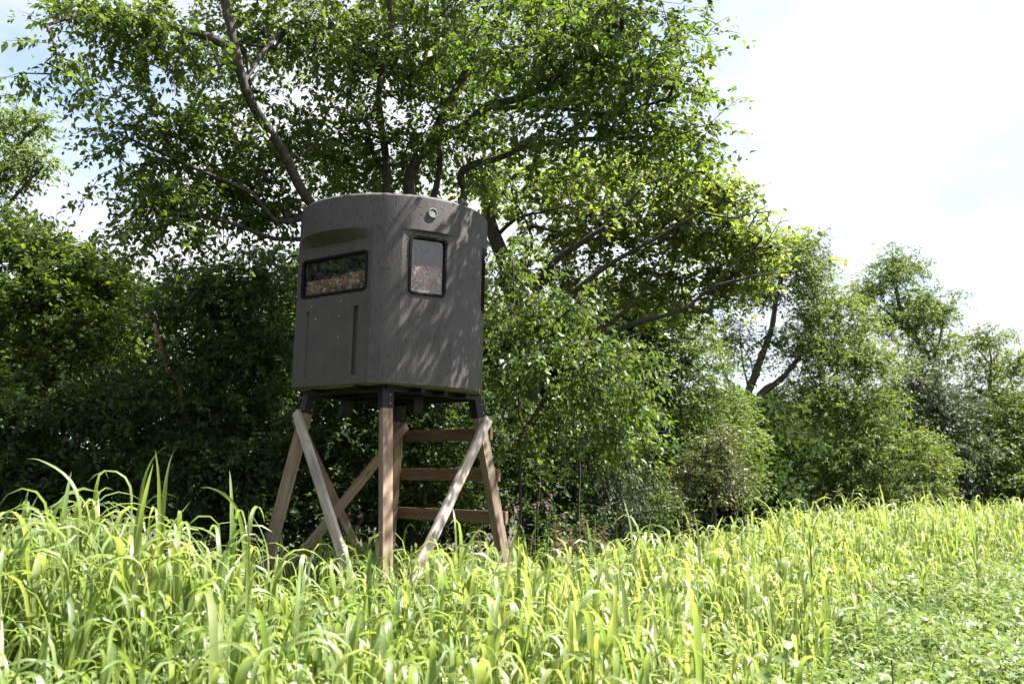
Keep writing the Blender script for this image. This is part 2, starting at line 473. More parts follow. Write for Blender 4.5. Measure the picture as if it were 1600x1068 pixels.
def build_blind():
    root = empty('hunting_blind', (BX, BY, 0))
    root.rotation_euler = (0, R(1.2), 0)
    tag(root, 'round dark taupe hunting blind with camouflage curtains on a splayed wooden post stand', 'hunting blind')
    # ---- angular and vertical lines of the wall grid
    phis = []
    for c, hw in FLATS:
        cd = fdist(hw)
        uh = WIN[hw][0] - 0.004
        lines = {c - hw, c + hw, c - math.degrees(math.atan(uh / cd)), c + math.degrees(math.atan(uh / cd))}
        for k in np.linspace(c - hw, c + hw, 15 if hw == WIDE else 9): lines.add(float(k))
        if hw == WIDE:
            for uc in (-0.325, 0.315):
                for du in (-0.036, -0.028, 0.018, 0.026):
                    lines.add(c + math.degrees(math.atan((uc + du) / cd)))
        phis += list(lines)
    for k, (c, hw) in enumerate(FLATS):
        c2, hw2 = FLATS[(k + 1) % 6]
        a0, a1 = c + hw, c2 - hw2
        if a1 < a0: a1 += 360
        phis += list(np.linspace(a0, a1, 8)[1:-1])
    phis = sorted({round(p % 360, 4) for p in phis})
    clean = [phis[0]]
    for p in phis[1:]:
        if p - clean[-1] > 0.02: clean.append(p)
    phis = clean
    zs = [Z0, Z0 + 0.006, Z0 + 0.012, Z0 + 0.035, 2.46, 2.468, 2.6, 2.75, 2.9, 3.05, 3.06, 3.068, 3.1]
    for hw in (WIDE, NARROW): zs += [WIN[hw][1] + 0.004, WIN[hw][2] - 0.004]
    zs += [3.3, 3.4, ZB - 0.1, ZB - 0.085, ZB - 0.05, ZB - 0.03, ZB - 0.016, ZB - 0.008, ZB, ZB + 0.006, 3.8, 3.9, 4.0, ZT - 0.03, ZT - 0.012, ZT]
    zs = sorted(set(zs))

    def groove(u, z):
        g = 0
        for uc in (-0.325, 0.315):
            a = np.clip((0.031 - abs(u - uc + 0.005)) / 0.008, 0, 1)
            g = max(g, a)
        t = np.clip((3.068 - z) / 0.008, 0, 1) * np.clip((z - 2.46) / 0.008, 0, 1)
        return 0.032 * g * t

    def rad(phi, z):
        r = RAD
        f = flat_of(phi)
        if f:
            c, hw = f
            d = R(adiff(phi, c))
            cd = fdist(hw)
            if hw == WIDE: cd = cd - groove(cd * math.tan(d), z)
            r = r + (min(cd / math.cos(d), RAD) - r) * brow(z, hw)
        r *= 1 + 0.010 * (ZT - z) / (ZT - Z0)
        if z > ZT - 0.035: r -= {0: 0}.get(0) + 0.045 * ((z - (ZT - 0.035)) / 0.035) ** 2
        if z < Z0 + 0.012: r -= 0.012 * ((Z0 + 0.012 - z) / 0.012) ** 2
        return r
    V, UV = [], []
    for z in zs:
        for p in phis:
            r = rad(p, z)
            V.append((r * math.sin(R(p)), -r * math.cos(R(p)), z))
            UV.append((R(p) * RAD, z))
    n, m = len(phis), len(zs)
    F, MI = [], []
    for j in range(m - 1):
        zc = (zs[j] + zs[j + 1]) / 2
        for i in range(n):
            i2 = (i + 1) % n
            pc = (phis[i] + (phis[i2] if i2 else phis[0] + 360)) / 2
            f = flat_of(pc)
            smooth_panel = False
            if f:
                c, hw = f
                u = fdist(hw) * math.tan(R(adiff(pc, c)))
                wu, w0, w1 = WIN[hw]
                if abs(u) < wu - 0.004 and w0 + 0.002 < zc < w1 - 0.002: continue
                smooth_panel = hw == WIDE and zc < ZB
            F.append((j * n + i, j * n + i2, (j + 1) * n + i2, (j + 1) * n + i))
            MI.append(1 if smooth_panel else 0)
    me = bpy.data.meshes.new('shell')
    me.from_pydata(V, [], F)
    me.materials.append(M['shell_bark']); me.materials.append(M['shell_plain'])
    me.polygons.foreach_set('material_index', MI)
    uvl = me.uv_layers.new(name='wall')
    for poly in me.polygons:
        us = [UV[me.loops[li].vertex_index][0] for li in poly.loop_indices]
        wrap = max(us) - min(us) > 2
        for li in poly.loop_indices:
            u, v = UV[me.loops[li].vertex_index]
            if wrap and u < 2: u += 2 * math.pi * RAD
            uvl.data[li].uv = (u, v)
    me.polygons.foreach_set('use_smooth', [True] * len(F))
    me.update()
    shell = link('shell', me, None, root)
    mod = shell.modifiers.new('edges', 'EDGE_SPLIT'); mod.split_angle = R(11)
    # ---- roof cap, gently domed
    k = n
    RV = []; rings = [(1.0, 0), (0.93, 0.008), (0.6, 0.03), (0.25, 0.045)]
    for s, dz in rings:
        for p in phis:
            r = rad(p, ZT) * s - 0.0005
            RV.append((r * math.sin(R(p)), -r * math.cos(R(p)), ZT + dz - 0.001))
    RF = [(a * k + i, a * k + (i + 1) % k, (a + 1) * k + (i + 1) % k, (a + 1) * k + i) for a in range(len(rings) - 1) for i in range(k)]
    RV.append((0, 0, ZT + 0.05)); c0 = len(RV) - 1
    RF += [((len(rings) - 1) * k + i, (len(rings) - 1) * k + (i + 1) % k, c0) for i in range(k)]
    me = bpy.data.meshes.new('roof'); me.from_pydata(RV, [], RF)
    me.uv_layers.new(name='wall')
    roof = link('roof', me, M['shell_plain'], root)
    # roof fitting that shows over the right hand edge
    hatch = box_mesh('roof_latch', 0.035, 0.05, 0.06, 0.008)
    hatch.uv_layers.new(name='wall')
    o = link('roof_latch', hatch, M['shell_plain'], root); o.location = (0.655, -0.47, ZT + 0.035); o.rotation_euler = (0, 0, R(35))
    # ---- floor slab
    FV = [(0.985 * rad(p, Z0) * math.sin(R(p)), -0.985 * rad(p, Z0) * math.cos(R(p)), z) for z in (Z0 + 0.004, Z0 + 0.05) for p in phis]
    FF = [tuple(reversed(range(n))), tuple(range(n, 2 * n))] + [(i, (i + 1) % n, n + (i + 1) % n, n + i) for i in range(n)]
    me = bpy.data.meshes.new('floor_slab'); me.from_pydata(FV, [], FF)
    link('floor_slab', me, M['floor'], root)
    # ---- inside lining so the inside reads dark
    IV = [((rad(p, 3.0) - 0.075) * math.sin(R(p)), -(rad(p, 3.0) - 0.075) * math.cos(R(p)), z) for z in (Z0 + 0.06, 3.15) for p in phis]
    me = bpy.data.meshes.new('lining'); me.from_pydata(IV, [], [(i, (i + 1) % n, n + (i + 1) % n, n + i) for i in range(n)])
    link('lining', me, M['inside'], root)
    # ---- windows
    for c, hw in FLATS: build_window(root, c, hw)
    # ---- round louvred vent above the narrow window
    build_vent(root, 28.5, 3.905)
    # ---- bolts
    for (u, z, c, hw) in ((-0.21, 2.99, -38.0, WIDE), (0.10, 2.99, -38.0, WIDE), (0.10, 2.80, -38.0, WIDE), (0.12, 3.12, -38.0, WIDE), (-0.27, 3.11, -38.0, WIDE)):
        cd = fdist(hw)
        b = link('bolt', bolt_mesh(), M['bolt'], root)
        place_on(b, c, cd + 0.010, u, z)
    build_stand(root)
    return root

def place_on(o, phi, dist, u, z):
    """local frame: X along the wall to the right, Y up, Z out of the wall"""
    a = R(phi)
    nrm = Vector((math.sin(a), -math.cos(a), 0)); ux = Vector((math.cos(a), math.sin(a), 0)); up = Vector((0, 0, 1))
    p = nrm * dist + ux * u + up * z
    mtx = Matrix((( ux.x, up.x, nrm.x, p.x), (ux.y, up.y, nrm.y, p.y), (ux.z, up.z, nrm.z, p.z), (0, 0, 0, 1)))
    o.matrix_local = mtx

_cache = {}
def bolt_mesh():
    if 'bolt' not in _cache:
        bm = bmesh.new()
        bmesh.ops.create_cone(bm, cap_ends=True, segments=6, radius1=0.008, radius2=0.006, depth=0.008)
        me = bpy.data.meshes.new('bolt'); bm.to_mesh(me); bm.free(); _cache['bolt'] = me
    return _cache['bolt']

def box_mesh(name, x, y, z, bev=0.004):
    bm = bmesh.new()
    bmesh.ops.create_cube(bm, size=1)
    for v in bm.verts: v.co = Vector((v.co.x * x, v.co.y * y, v.co.z * z))
    if bev: bmesh.ops.bevel(bm, geom=list(bm.edges), offset=bev, segments=2, affect='EDGES', profile=0.6)
    me = bpy.data.meshes.new(name); bm.to_mesh(me); bm.free()
    return me

def rrect(hw, hh, r, n=6):
    pts = []
    for cx, cyy, a0 in ((hw - r, hh - r, 0), (-hw + r, hh - r, 90), (-hw + r, -hh + r, 180), (hw - r, -hh + r, 270)):
        for k in range(n + 1):
            a = R(a0 + 90 * k / n)
            pts.append((cx + r * math.cos(a), cyy + r * math.sin(a)))
    return pts

def ring_mesh(name, prof):
    """prof: list of (outline, z); neighbouring outlines are bridged, closed in a loop"""
    V = []; n = len(prof[0][0])
    for pts, z in prof: V += [(x, y, z) for x, y in pts]
    F = []
    m = len(prof)
    for a in range(m):
        b = (a + 1) % m
        for i in range(n):
            j = (i + 1) % n
            F.append((a * n + i, b * n + i, b * n + j, a * n + j))
    me = bpy.data.meshes.new(name); me.from_pydata(V, [], F)
    me.update(); return me

def build_window(root, c, hw):
    wu, w0, w1 = WIN[hw]
    hh = (w1 - w0) / 2; zc = (w0 + w1) / 2
    zsc = 1 + 0.010 * (ZT - zc) / (ZT - Z0)
    cd = fdist(hw) * zsc
    r = 0.045
    fr = ring_mesh('window', [(rrect(wu + 0.008, hh + 0.008, r), -0.012), (rrect(wu + 0.008, hh + 0.008, r), 0.006), (rrect(wu + 0.004, hh + 0.004, r), 0.011),
                              (rrect(wu - 0.012, hh - 0.012, r - 0.012), 0.011), (rrect(wu - 0.019, hh - 0.019, r - 0.017), 0.004), (rrect(wu - 0.019, hh - 0.019, r - 0.017), -0.03),
                              (rrect(wu - 0.010, hh - 0.010, r - 0.012), -0.03)])
    w = link('window', fr, M['rubber'], root)
    place_on(w, c, cd, 0, zc)
    # glass
    gp = rrect(wu - 0.016, hh - 0.016, r - 0.014)
    V = [(x, y, z) for z in (-0.016, -0.020) for x, y in gp]; n = len(gp)
    me = bpy.data.meshes.new('pane')
    me.from_pydata(V, [], [tuple(range(n)), tuple(reversed(range(n, 2 * n)))] + [(i, n + i, n + (i + 1) % n, (i + 1) % n) for i in range(n)])
    link('pane', me, M['glass'], w)
    # half-height camouflage curtain, softly folded
    top = (hh * 0.02) if hw == WIDE else hh * 0.04
    bot = -hh - 0.05
    nx = 40; V = []; F = []
    for k in range(nx + 1):
        x = -wu - 0.02 + (2 * wu + 0.04) * k / nx
        d = -0.052 - 0.006 * math.sin(x * 34) - 0.004 * math.sin(x * 71 + 1)
        tt = top + 0.006 * math.sin(x * 12) + (0.02 * x / wu if hw == WIDE else 0)
        V += [(x, bot, d), (x, (bot + tt) / 2, d * 1.03), (x, tt, d), (x, tt, d - 0.004), (x, bot, d - 0.004)]
    for k in range(nx):
        a, b = k * 5, k * 5 + 5
        for q in range(4): F.append((a + q, b + q, b + q + 1, a + q + 1))
    me = bpy.data.meshes.new('curtain'); me.from_pydata(V, [], F)
    me.polygons.foreach_set('use_smooth', [True] * len(F)); me.update()
    link('curtain', me, M['camo'], w)
    if hw == WIDE:      # centre join of the two sliding halves
        o = link('curtain_seam', box_mesh('curtain_seam', 0.006, hh * 0.98, 0.003, 0.001), M['vent'], w); o.location = (0.135, -hh * 0.5, -0.040)
    else:               # pale sill strip
        o = link('sill_strip', box_mesh('sill_strip', 2 * wu - 0.05, 0.022, 0.008, 0.002), M['vent'], w); o.location = (0, -hh + 0.030, -0.009)
    for sx in (-1, 1):  # screws round the frame
        for f in np.linspace(-0.9, 0.9, 4):
            s = link('screw', bolt_small(), M['rubber'], w); s.location = (sx * (wu + 0.022), f * hh, 0.003)
    for sy in (-1, 1):
        for f in np.linspace(-0.85, 0.85, 6 if hw == WIDE else 3):
            s = link('screw', bolt_small(), M['rubber'], w); s.location = (f * wu, sy * (hh + 0.022), 0.003)

def bolt_small():
    if 'screw' not in _cache:
        bm = bmesh.new()
        bmesh.ops.create_cone(bm, cap_ends=True, segments=6, radius1=0.0045, radius2=0.0035, depth=0.006)
        me = bpy.data.meshes.new('screw'); bm.to_mesh(me); bm.free(); _cache['screw'] = me
    return _cache['screw']

def build_vent(root, c, z):
    def circ(r): return [(r * math.cos(2 * math.pi * k / 24), r * math.sin(2 * math.pi * k / 24)) for k in range(24)]
    v = link('vent', ring_mesh('vent', [(circ(0.046), -0.03), (circ(0.046), 0.006), (circ(0.042), 0.012), (circ(0.036), 0.012), (circ(0.034), 0.004), (circ(0.034), -0.03)]), M['vent'], root)
    place_on(v, c, RAD + 0.004, 0, z)
    bm = bmesh.new(); bmesh.ops.create_cone(bm, cap_ends=True, segments=24, radius1=0.035, radius2=0.035, depth=0.01)
    me = bpy.data.meshes.new('backing'); bm.to_mesh(me); bm.free()
    o = link('backing', me, M['rubber'], v); o.location = (0, 0, -0.006)
    for k in range(6):
        y = -0.027 + 0.0108 * k
        w = 2 * math.sqrt(max(0.034 ** 2 - y * y, 1e-5))
        s = link('louvre', box_mesh('louvre', w, 0.0085, 0.003, 0.0008), M['vent'], v)
        s.location = (0, y, 0.004); s.rotation_euler = (R(-35), 0, 0)

def beam(name, p0, p1, w, t, mat, root, roll=0.0, side=None, bev=0.005):
    p0, p1 = Vector(p0), Vector(p1)
    d = (p1 - p0); L = d.length; d.normalize()
    s = Vector(side) if side is not None else Vector((math.cos(roll), math.sin(roll), 0))
    s = (s - d * s.dot(d)).normalized()
    q = d.cross(s)
    me = box_mesh(name, w, t, L, bev)
    o = link(name, me, mat, root)
    c = (p0 + p1) / 2
    o.matrix_local = Matrix(((s.x, q.x, d.x, c.x), (s.y, q.y, d.y, c.y), (s.z, q.z, d.z, c.z), (0, 0, 0, 1)))
    return o

def build_stand(root):
    ZF = 2.315                       # underside of the steel frame
    A, B = 0.775, 1.25               # half diagonals at the top and on the ground
    rot, rotb = R(2), R(8)
    dirs = {'front': (0, -1), 'right': (1, 0), 'rear': (0, 1), 'left': (-1, 0)}
    def cn(k, a, z, rot=rot):
        x, y = dirs[k]
        return Vector((a * (x * math.cos(rot) - y * math.sin(rot)) + 0.045, a * (x * math.sin(rot) + y * math.cos(rot)), z))
    def leg_at(k, z):
        f = (ZF - z) / ZF
        return cn(k, A + (B - A) * f, z, rot + (rotb - rot) * f * B / (A + (B - A) * f))
    ROLL = R(31)
    for k in dirs:
        ztop = ZF - 0.05
        lg = beam('post', leg_at(k, -0.05), leg_at(k, ztop), 0.092, 0.092, M['post'], root, roll=ROLL if k in ('front', 'rear') else R(40))
        br = beam('bracket', leg_at(k, ztop - 0.095), leg_at(k, ZF + 0.02), 0.104, 0.104, M['steel'], root, roll=ROLL if k in ('front', 'rear') else R(40), bev=0.003)
        for s in (1,):
            for fz in (-0.045, 0.03):
                b = link('bolt', bolt_mesh(), M['bolt'], br); b.location = (s * 0.02, -0.053, fz); b.rotation_euler = (R(90), 0, 0); b.scale = (0.7, 0.7, 0.7)
    # steel floor frame: square ring of tubes plus joists
    ring = ['front', 'right', 'rear', 'left']
    for i in range(4):
        a, b = ring[i], ring[(i + 1) % 4]
        beam('frame_tube', cn(a, A + 0.03, ZF + 0.035), cn(b, A + 0.03, ZF + 0.035), 0.045, 0.05, M['steel'], root, side=(0, 0, 1), bev=0.003)
    e1 = (cn('front', 1, 0) - cn('left', 1, 0)).normalized(); e2 = (cn('front', 1, 0) - cn('right', 1, 0)).normalized()
    mid = Vector((0.045, 0, ZF + 0.03))
    for f in (-0.27, 0.0, 0.27):
        beam('joist', mid + e2 * f - e1 * 0.72, mid + e2 * f + e1 * 0.72, 0.035, 0.045, M['steel'], root, side=(0, 0, 1), bev=0.003)
    for f in (-0.32, 0.32):
        beam('joist', mid + e1 * f - e2 * 0.70 + Vector((0, 0, 0.02)), mid + e1 * f + e2 * 0.70 + Vector((0, 0, 0.02)), 0.03, 0.04, M['steel'], root, side=(0, 0, 1), bev=0.003)
    # two spare stub brackets hanging under the frame
    for (x, y, tx, ty) in ((-0.42, 0.30, -0.05, 0.04), (0.27, -0.12, 0.0, 0.0)):
        beam('stub_bracket', (x + tx, y + ty, ZF - 0.13), (x, y, ZF + 0.02), 0.10, 0.10, M['steel'], root, roll=R(35), bev=0.003)
    # diagonal braces, two by four, laid flat on the outside of the posts
    def out(a, b):
        v = cn(a, 1, 0) + cn(b, 1, 0) - Vector((0.09, 0, 0)); v.z = 0.25
        return v.normalized()
    def brace(a, za, b, zb, off, mat):
        o = out(a, b) * off
        p, q = leg_at(a, za) + o, leg_at(b, zb) + o
        d = (q - p).normalized()
        side = out(a, b).cross(d)
        bo = beam('brace', p - d * 0.06, q + d * 0.06, 0.092, 0.040, mat, root, side=side)
        L = (q - p).length + 0.12
        for e in (-1, 1):
            for w in (-0.02, 0.02):
                for t in (-1, 1):
                    b = link('bolt', bolt_mesh(), M['bolt'], bo); b.location = (w, t * 0.0215, e * (L / 2 - 0.06 - w)); b.rotation_euler = (R(90), 0, 0); b.scale = (0.6, 0.6, 0.6)
    brace('left', 2.12, 'front', 0.12, 0.075, M['brace'])
    brace('right', 2.10, 'front', 0.42, 0.075, M['brace'])
    brace('left', 2.06, 'rear', 0.35, 0.070, M['post'])
    brace('rear', 2.10, 'left', 0.45, -0.072, M['post'])
    # ladder rungs between the rear and the right post, ends standing out past the post
    o = out('rear', 'right')
    for z in (1.26, 1.65, 2.03):
        z = z - 0.02
        p, q = leg_at('rear', z) + o * 0.066, leg_at('right', z) + o * 0.066
        d = (q - p).normalized()
        beam('rung', p - d * 0.05, q + d * 0.065, 0.115, 0.038, M['rung'], root, side=(0, 0, 1))

build_blind()

# ------------------------------------------------------------------ trees and shrubs
def tubes(polys, sides=5):
    """polys: list of (pts (n,3), radii (n,))"""
    VV, FF, base = [], [], 0
    ang = np.arange(sides) * 2 * np.pi / sides
    ca, sa = np.cos(ang), np.sin(ang)
    for pts, rad in polys:
        pts = np.asarray(pts, float); n = len(pts)
        t = np.gradient(pts, axis=0); t = unit(t)
        ref = np.zeros(3); ref[int(np.argmin(np.abs(t).mean(0)))] = 1
        a = unit(cross(t, ref)); b = cross(t, a)
        ringv = pts[:, None] + np.asarray(rad)[:, None, None] * (ca[None, :, None] * a[:, None] + sa[None, :, None] * b[:, None])
        VV.append(ringv.reshape(-1, 3))
        i = np.arange(n - 1)[:, None] * sides + np.arange(sides)[None]
        j = np.arange(n - 1)[:, None] * sides + (np.arange(sides)[None] + 1) % sides
        FF.append(np.stack((i, j, j + sides, i + sides), -1).reshape(-1, 4) + base)
        base += n * sides
    return np.concatenate(VV), np.concatenate(FF)

def smooth_path(pts, step=0.22, wob=0.0, g=None):
    """Catmull-Rom through the points, resampled"""
    P = np.asarray(pts, float)
    P = np.vstack((2 * P[0] - P[1], P, 2 * P[-1] - P[-2]))
    out = []
    for i in range(1, len(P) - 2):
        n = max(2, int(np.linalg.norm(P[i + 1] - P[i]) / step))
        t = np.linspace(0, 1, n, endpoint=False)[:, None]
        a, b, c, d = P[i - 1], P[i], P[i + 1], P[i + 2]
        out.append(0.5 * (2 * b + (c - a) * t + (2 * a - 5 * b + 4 * c - d) * t ** 2 + (3 * b - a - 3 * c + d) * t ** 3))
    out.append(P[-2][None])
    o = np.concatenate(out)
    if wob and g is not None:
        w = g.normal(0, wob, o.shape); w[0] = 0
        w = (w + np.roll(w, 1, 0) + np.roll(w, -1, 0)) / 2
        w[0] = 0
        o = o + w
    return o

def leaves(P, D, N, L, W, tone, fold=0.12, curl=0.12, lod=1):
    """folded leaf blades: lod 1 = 5 verts / 4 tris, lod 0 = 4 verts / 2 tris"""
    S = unit(cross(N, D)); N = cross(D, S)
    L = L[:, None]; W = W[:, None]
    base = P
    left = P + 0.42 * L * D + 0.5 * W * S + fold * W * N
    right = P + 0.42 * L * D - 0.5 * W * S + fold * W * N
    tip = P + L * D - curl * L * N
    n = len(P)
    if lod:
        mid = P + 0.46 * L * D
        V = np.stack((base, mid, left, right, tip), 1).reshape(-1, 3)
        f = np.array(((0, 1, 2), (1, 4, 2), (0, 3, 1), (3, 4, 1)))
        F = (np.arange(n)[:, None, None] * 5 + f[None]).reshape(-1, 3)
        return V, F, np.repeat(tone, 5)
    V = np.stack((base, left, right, tip), 1).reshape(-1, 3)
    f = np.array(((0, 3, 1), (0, 2, 3)))
    F = (np.arange(n)[:, None, None] * 4 + f[None]).reshape(-1, 3)
    return V, F, np.repeat(tone, 4)

def sprays(g, T, D, n, Lt, leafL, leafW, droop=0.25, flat=0.6, tone0=0.5, tvar=0.2, lod=1):
    """n leaves set alternately along a twig through every tip T with direction D"""
    m = len(T)
    s = (np.arange(n) + 0.5) / n
    side = np.where(np.arange(n) % 2, 1.0, -1.0)
    D = unit(D)
    up = np.array((0, 0, 1.0))
    N0 = unit(up[None] + g.normal(0, 0.45, (m, 3)))
    S = unit(cross(N0, D)); 
    lt = Lt * g.uniform(0.7, 1.3, m)
    pos = T[:, None] + D[:, None] * ((s[None, :, None] - 0.4) * lt[:, None, None])
    pos[:, :, 2] -= droop * lt[:, None] * s[None] ** 2
    pos += g.normal(0, 0.12 * Lt, pos.shape) * 0.5
    d = 0.55 * D[:, None] + 0.75 * side[None, :, None] * S[:, None] + g.normal(0, 0.35, (m, n, 3))
    d[:, :, 2] -= droop * 1.2
    d = unit(d)
    nn = unit(N0[:, None] * flat + up * 0.3 + g.normal(0, 0.5, (m, n, 3)))
    L = leafL * g.uniform(0.5, 1.25, (m, n)); W = leafW * L / leafL * g.uniform(0.85, 1.15, (m, n))
    tone = np.clip(tone0 + g.normal(0, tvar * 0.6, (m, 1)) + g.normal(0, tvar, (m, n)), 0, 1)
    return leaves(pos.reshape(-1, 3), d.reshape(-1, 3), nn.reshape(-1, 3), L.ravel(), W.ravel(), tone.ravel(), lod=lod)

def blob_points(g, blobs, shell=2.0, tier=None):
    """blobs: (px, py, d, rx_px, ry_px, rd_m, n)"""
    out, ctr = [], []
    for px, py, d, rx, ry, rd, n in blobs:
        c = at(px, py, d); k = d / FPX
        if tier: n_all, n = n, max(2, round(n / tier[0]))
        v = unit(g.normal(0, 1, (n, 3)))
        r = g.uniform(0, 1, n) ** (1 / shell)
        r *= 1 + 0.25 * np.sin(v[:, 0] * 5 + px) * np.cos(v[:, 2] * 4 + py) + g.normal(0, 0.08, n)
        ex = np.array((rx * k, rd, ry * k))
        if tier: ex = np.maximum(ex - np.array((0.9, 0.7, 0.6)) * tier[1], 0.35 * ex)
        p = c + v * r[:, None] * ex
        if tier:            # gather the sprays into flat layered boughs
            q = g.integers(0, n, n_all)
            lean = unit(v[q]) * (1, 1, 0.3)
            e = g.normal(0, 1, (n_all, 3)) * (tier[1], tier[1], tier[2]) + lean * np.abs(g.normal(0, 0.6 * tier[1], (n_all, 1)))
            e[:, 2] -= 0.35 * np.hypot(e[:, 0], e[:, 1]) ** 1.5
            p = p[q] + e
        p = p[p[:, 2] > 0.12]
        out.append(p); ctr.append(np.repeat(c[None], len(p), 0))
    return np.concatenate(out), np.concatenate(ctr)

def grow(g, limbs, T, seg=0.28, rt=0.0035, rmax=0.03, gn=0.05):
    """connect every tip to the nearest wood already there; returns branch polylines and tip directions"""
    nodes = np.concatenate([l for l in limbs]); n0 = len(nodes)
    cap = n0 + len(T) * 24
    P = np.empty((cap, 3)); P[:n0] = nodes
    par = np.full(cap, -1, int); cnt = n0
    d0 = np.full(len(T), 1e9)
    for i in range(0, len(T), 256):
        q = T[i:i + 256]
        d0[i:i + 256] = np.min(((q[:, None] - nodes[None]) ** 2).sum(-1), 1)
    order = np.argsort(d0)
    chains, dirs = [], np.zeros_like(T)
    tips = np.zeros(cap, int)
    for k in order:
        t = T[k]
        dv = P[:cnt] - t
        dd = (dv ** 2).sum(1) * (1 + 0.25 * (dv[:, 2] > 0.1))
        j = int(np.argmin(dd)); dist = math.sqrt(dd[j])
        m = min(22, max(1, int(dist / seg)))
        f = np.linspace(0, 1, m + 1)[1:, None]
        a = P[j]
        bow = g.normal(0, gn * dist, 3); bow[2] += 0.06 * dist
        pts = a + (t - a) * f + bow * (4 * f * (1 - f)) + (g.normal(0, gn * seg, (m, 3)) if m > 1 else 0)
        pts[-1] = t
        if cnt + m > cap: break
        P[cnt:cnt + m] = pts
        par[cnt] = j; par[cnt + 1:cnt + m] = np.arange(cnt, cnt + m - 1)
        chains.append((j, cnt, m)); cnt += m
        dirs[k] = t - (P[par[cnt - 1]])
    for j, s, m in reversed(chains):
        tips[s:s + m] += 1
        q = tips[s]
        if j >= 0:
            tips[j] += q if j >= n0 else 0
    # carry counts along each chain towards its root
    for j, s, m in reversed(chains):
        pass
    acc = np.zeros(cnt)
    acc[[s + m - 1 for _, s, m in chains]] = 1
    for i in range(cnt - 1, n0 - 1, -1):
        p = par[i]
        if p >= n0: acc[p] += acc[i]
    rr = np.minimum(rt * np.maximum(acc, 1) ** 0.48, rmax)
    polys = []
    for j, s, m in chains:
        idx = np.arange(s, s + m)
        pts = np.vstack((P[j], P[idx])); rad = np.concatenate(([rr[s]], rr[idx]))
        rad[-1] *= 0.6
        polys.append((pts, rad))
    return polys, dirs

def make_tree(name, label, cat, limbs, blobs, seed, leaf='elm', bark='bark', nleaf=14, Lt=0.42, leafL=0.085, leafW=0.045,
              droop=0.25, tone0=0.5, tvar=0.2, lod=1, group=None, outward=0.5, rt=0.0035, gn=0.06, shell=2.0, flat=0.6, limb_name='limb', twigs=True, tier=None):
    g = np.random.default_rng(seed)
    base = np.asarray(limbs[0][0][0], float)
    origin = np.array((base[0], base[1], 0.0))
    root = empty(name, origin)
    tag(root, label, cat, group)
    lp = []
    for i, (pts, r0, r1) in enumerate(limbs):
        pth = smooth_path(pts, 0.16, 0.012 if r0 > 0.02 else 0.006, g)
        if i == 0: pth[0][2] = min(pth[0][2], -0.1)
        lp.append(pth)
        f = np.linspace(0, 1, len(pth))
        rad = r0 + (r1 - r0) * f
        rad = rad * (1 + g.normal(0, 0.06, len(rad)))
        if i == 0: rad = rad * (1 + 0.6 * np.exp(-f * 14))
        V, F = tubes([(pth - origin, rad)], 9 if r0 > 0.04 else 7)
        link('trunk' if i == 0 else limb_name, np_mesh('trunk' if i == 0 else limb_name, V, [F], smooth=True), M[bark], root)
    T, C = blob_points(g, blobs, shell, tier)
    polys, dirs = grow(g, lp, T, rt=rt, gn=gn)
    dirs = unit(dirs) + outward * unit(T - C) + g.normal(0, 0.25, T.shape)
    if twigs:
        ends = [(np.vstack((t, t + unit(d) * Lt * 0.35 - np.array((0, 0, droop * 0.12 * Lt)))), np.array((rt, rt * 0.5))) for t, d in zip(T - 0, dirs)]
        V, F = tubes(polys, 4)
        V2, F2 = tubes(ends, 3)
        o = link('branches', np_mesh('branches', np.concatenate((V, V2)) - origin, [np.concatenate((F, F2 + len(V)))], smooth=True), M[bark], root)
        tag(o, kind='stuff')
    V, F, tone = sprays(g, T, dirs, nleaf, Lt, leafL, leafW, droop, flat, tone0, tvar, lod)
    o = link('crown', np_mesh('crown', V - origin, [F], tone), M[leaf], root)
    tag(o, kind='stuff')
    return root

def gp(px, d):
    """ground point under photo column px at distance d"""
    p = at(px, 762, d); p[2] = 0
    return p

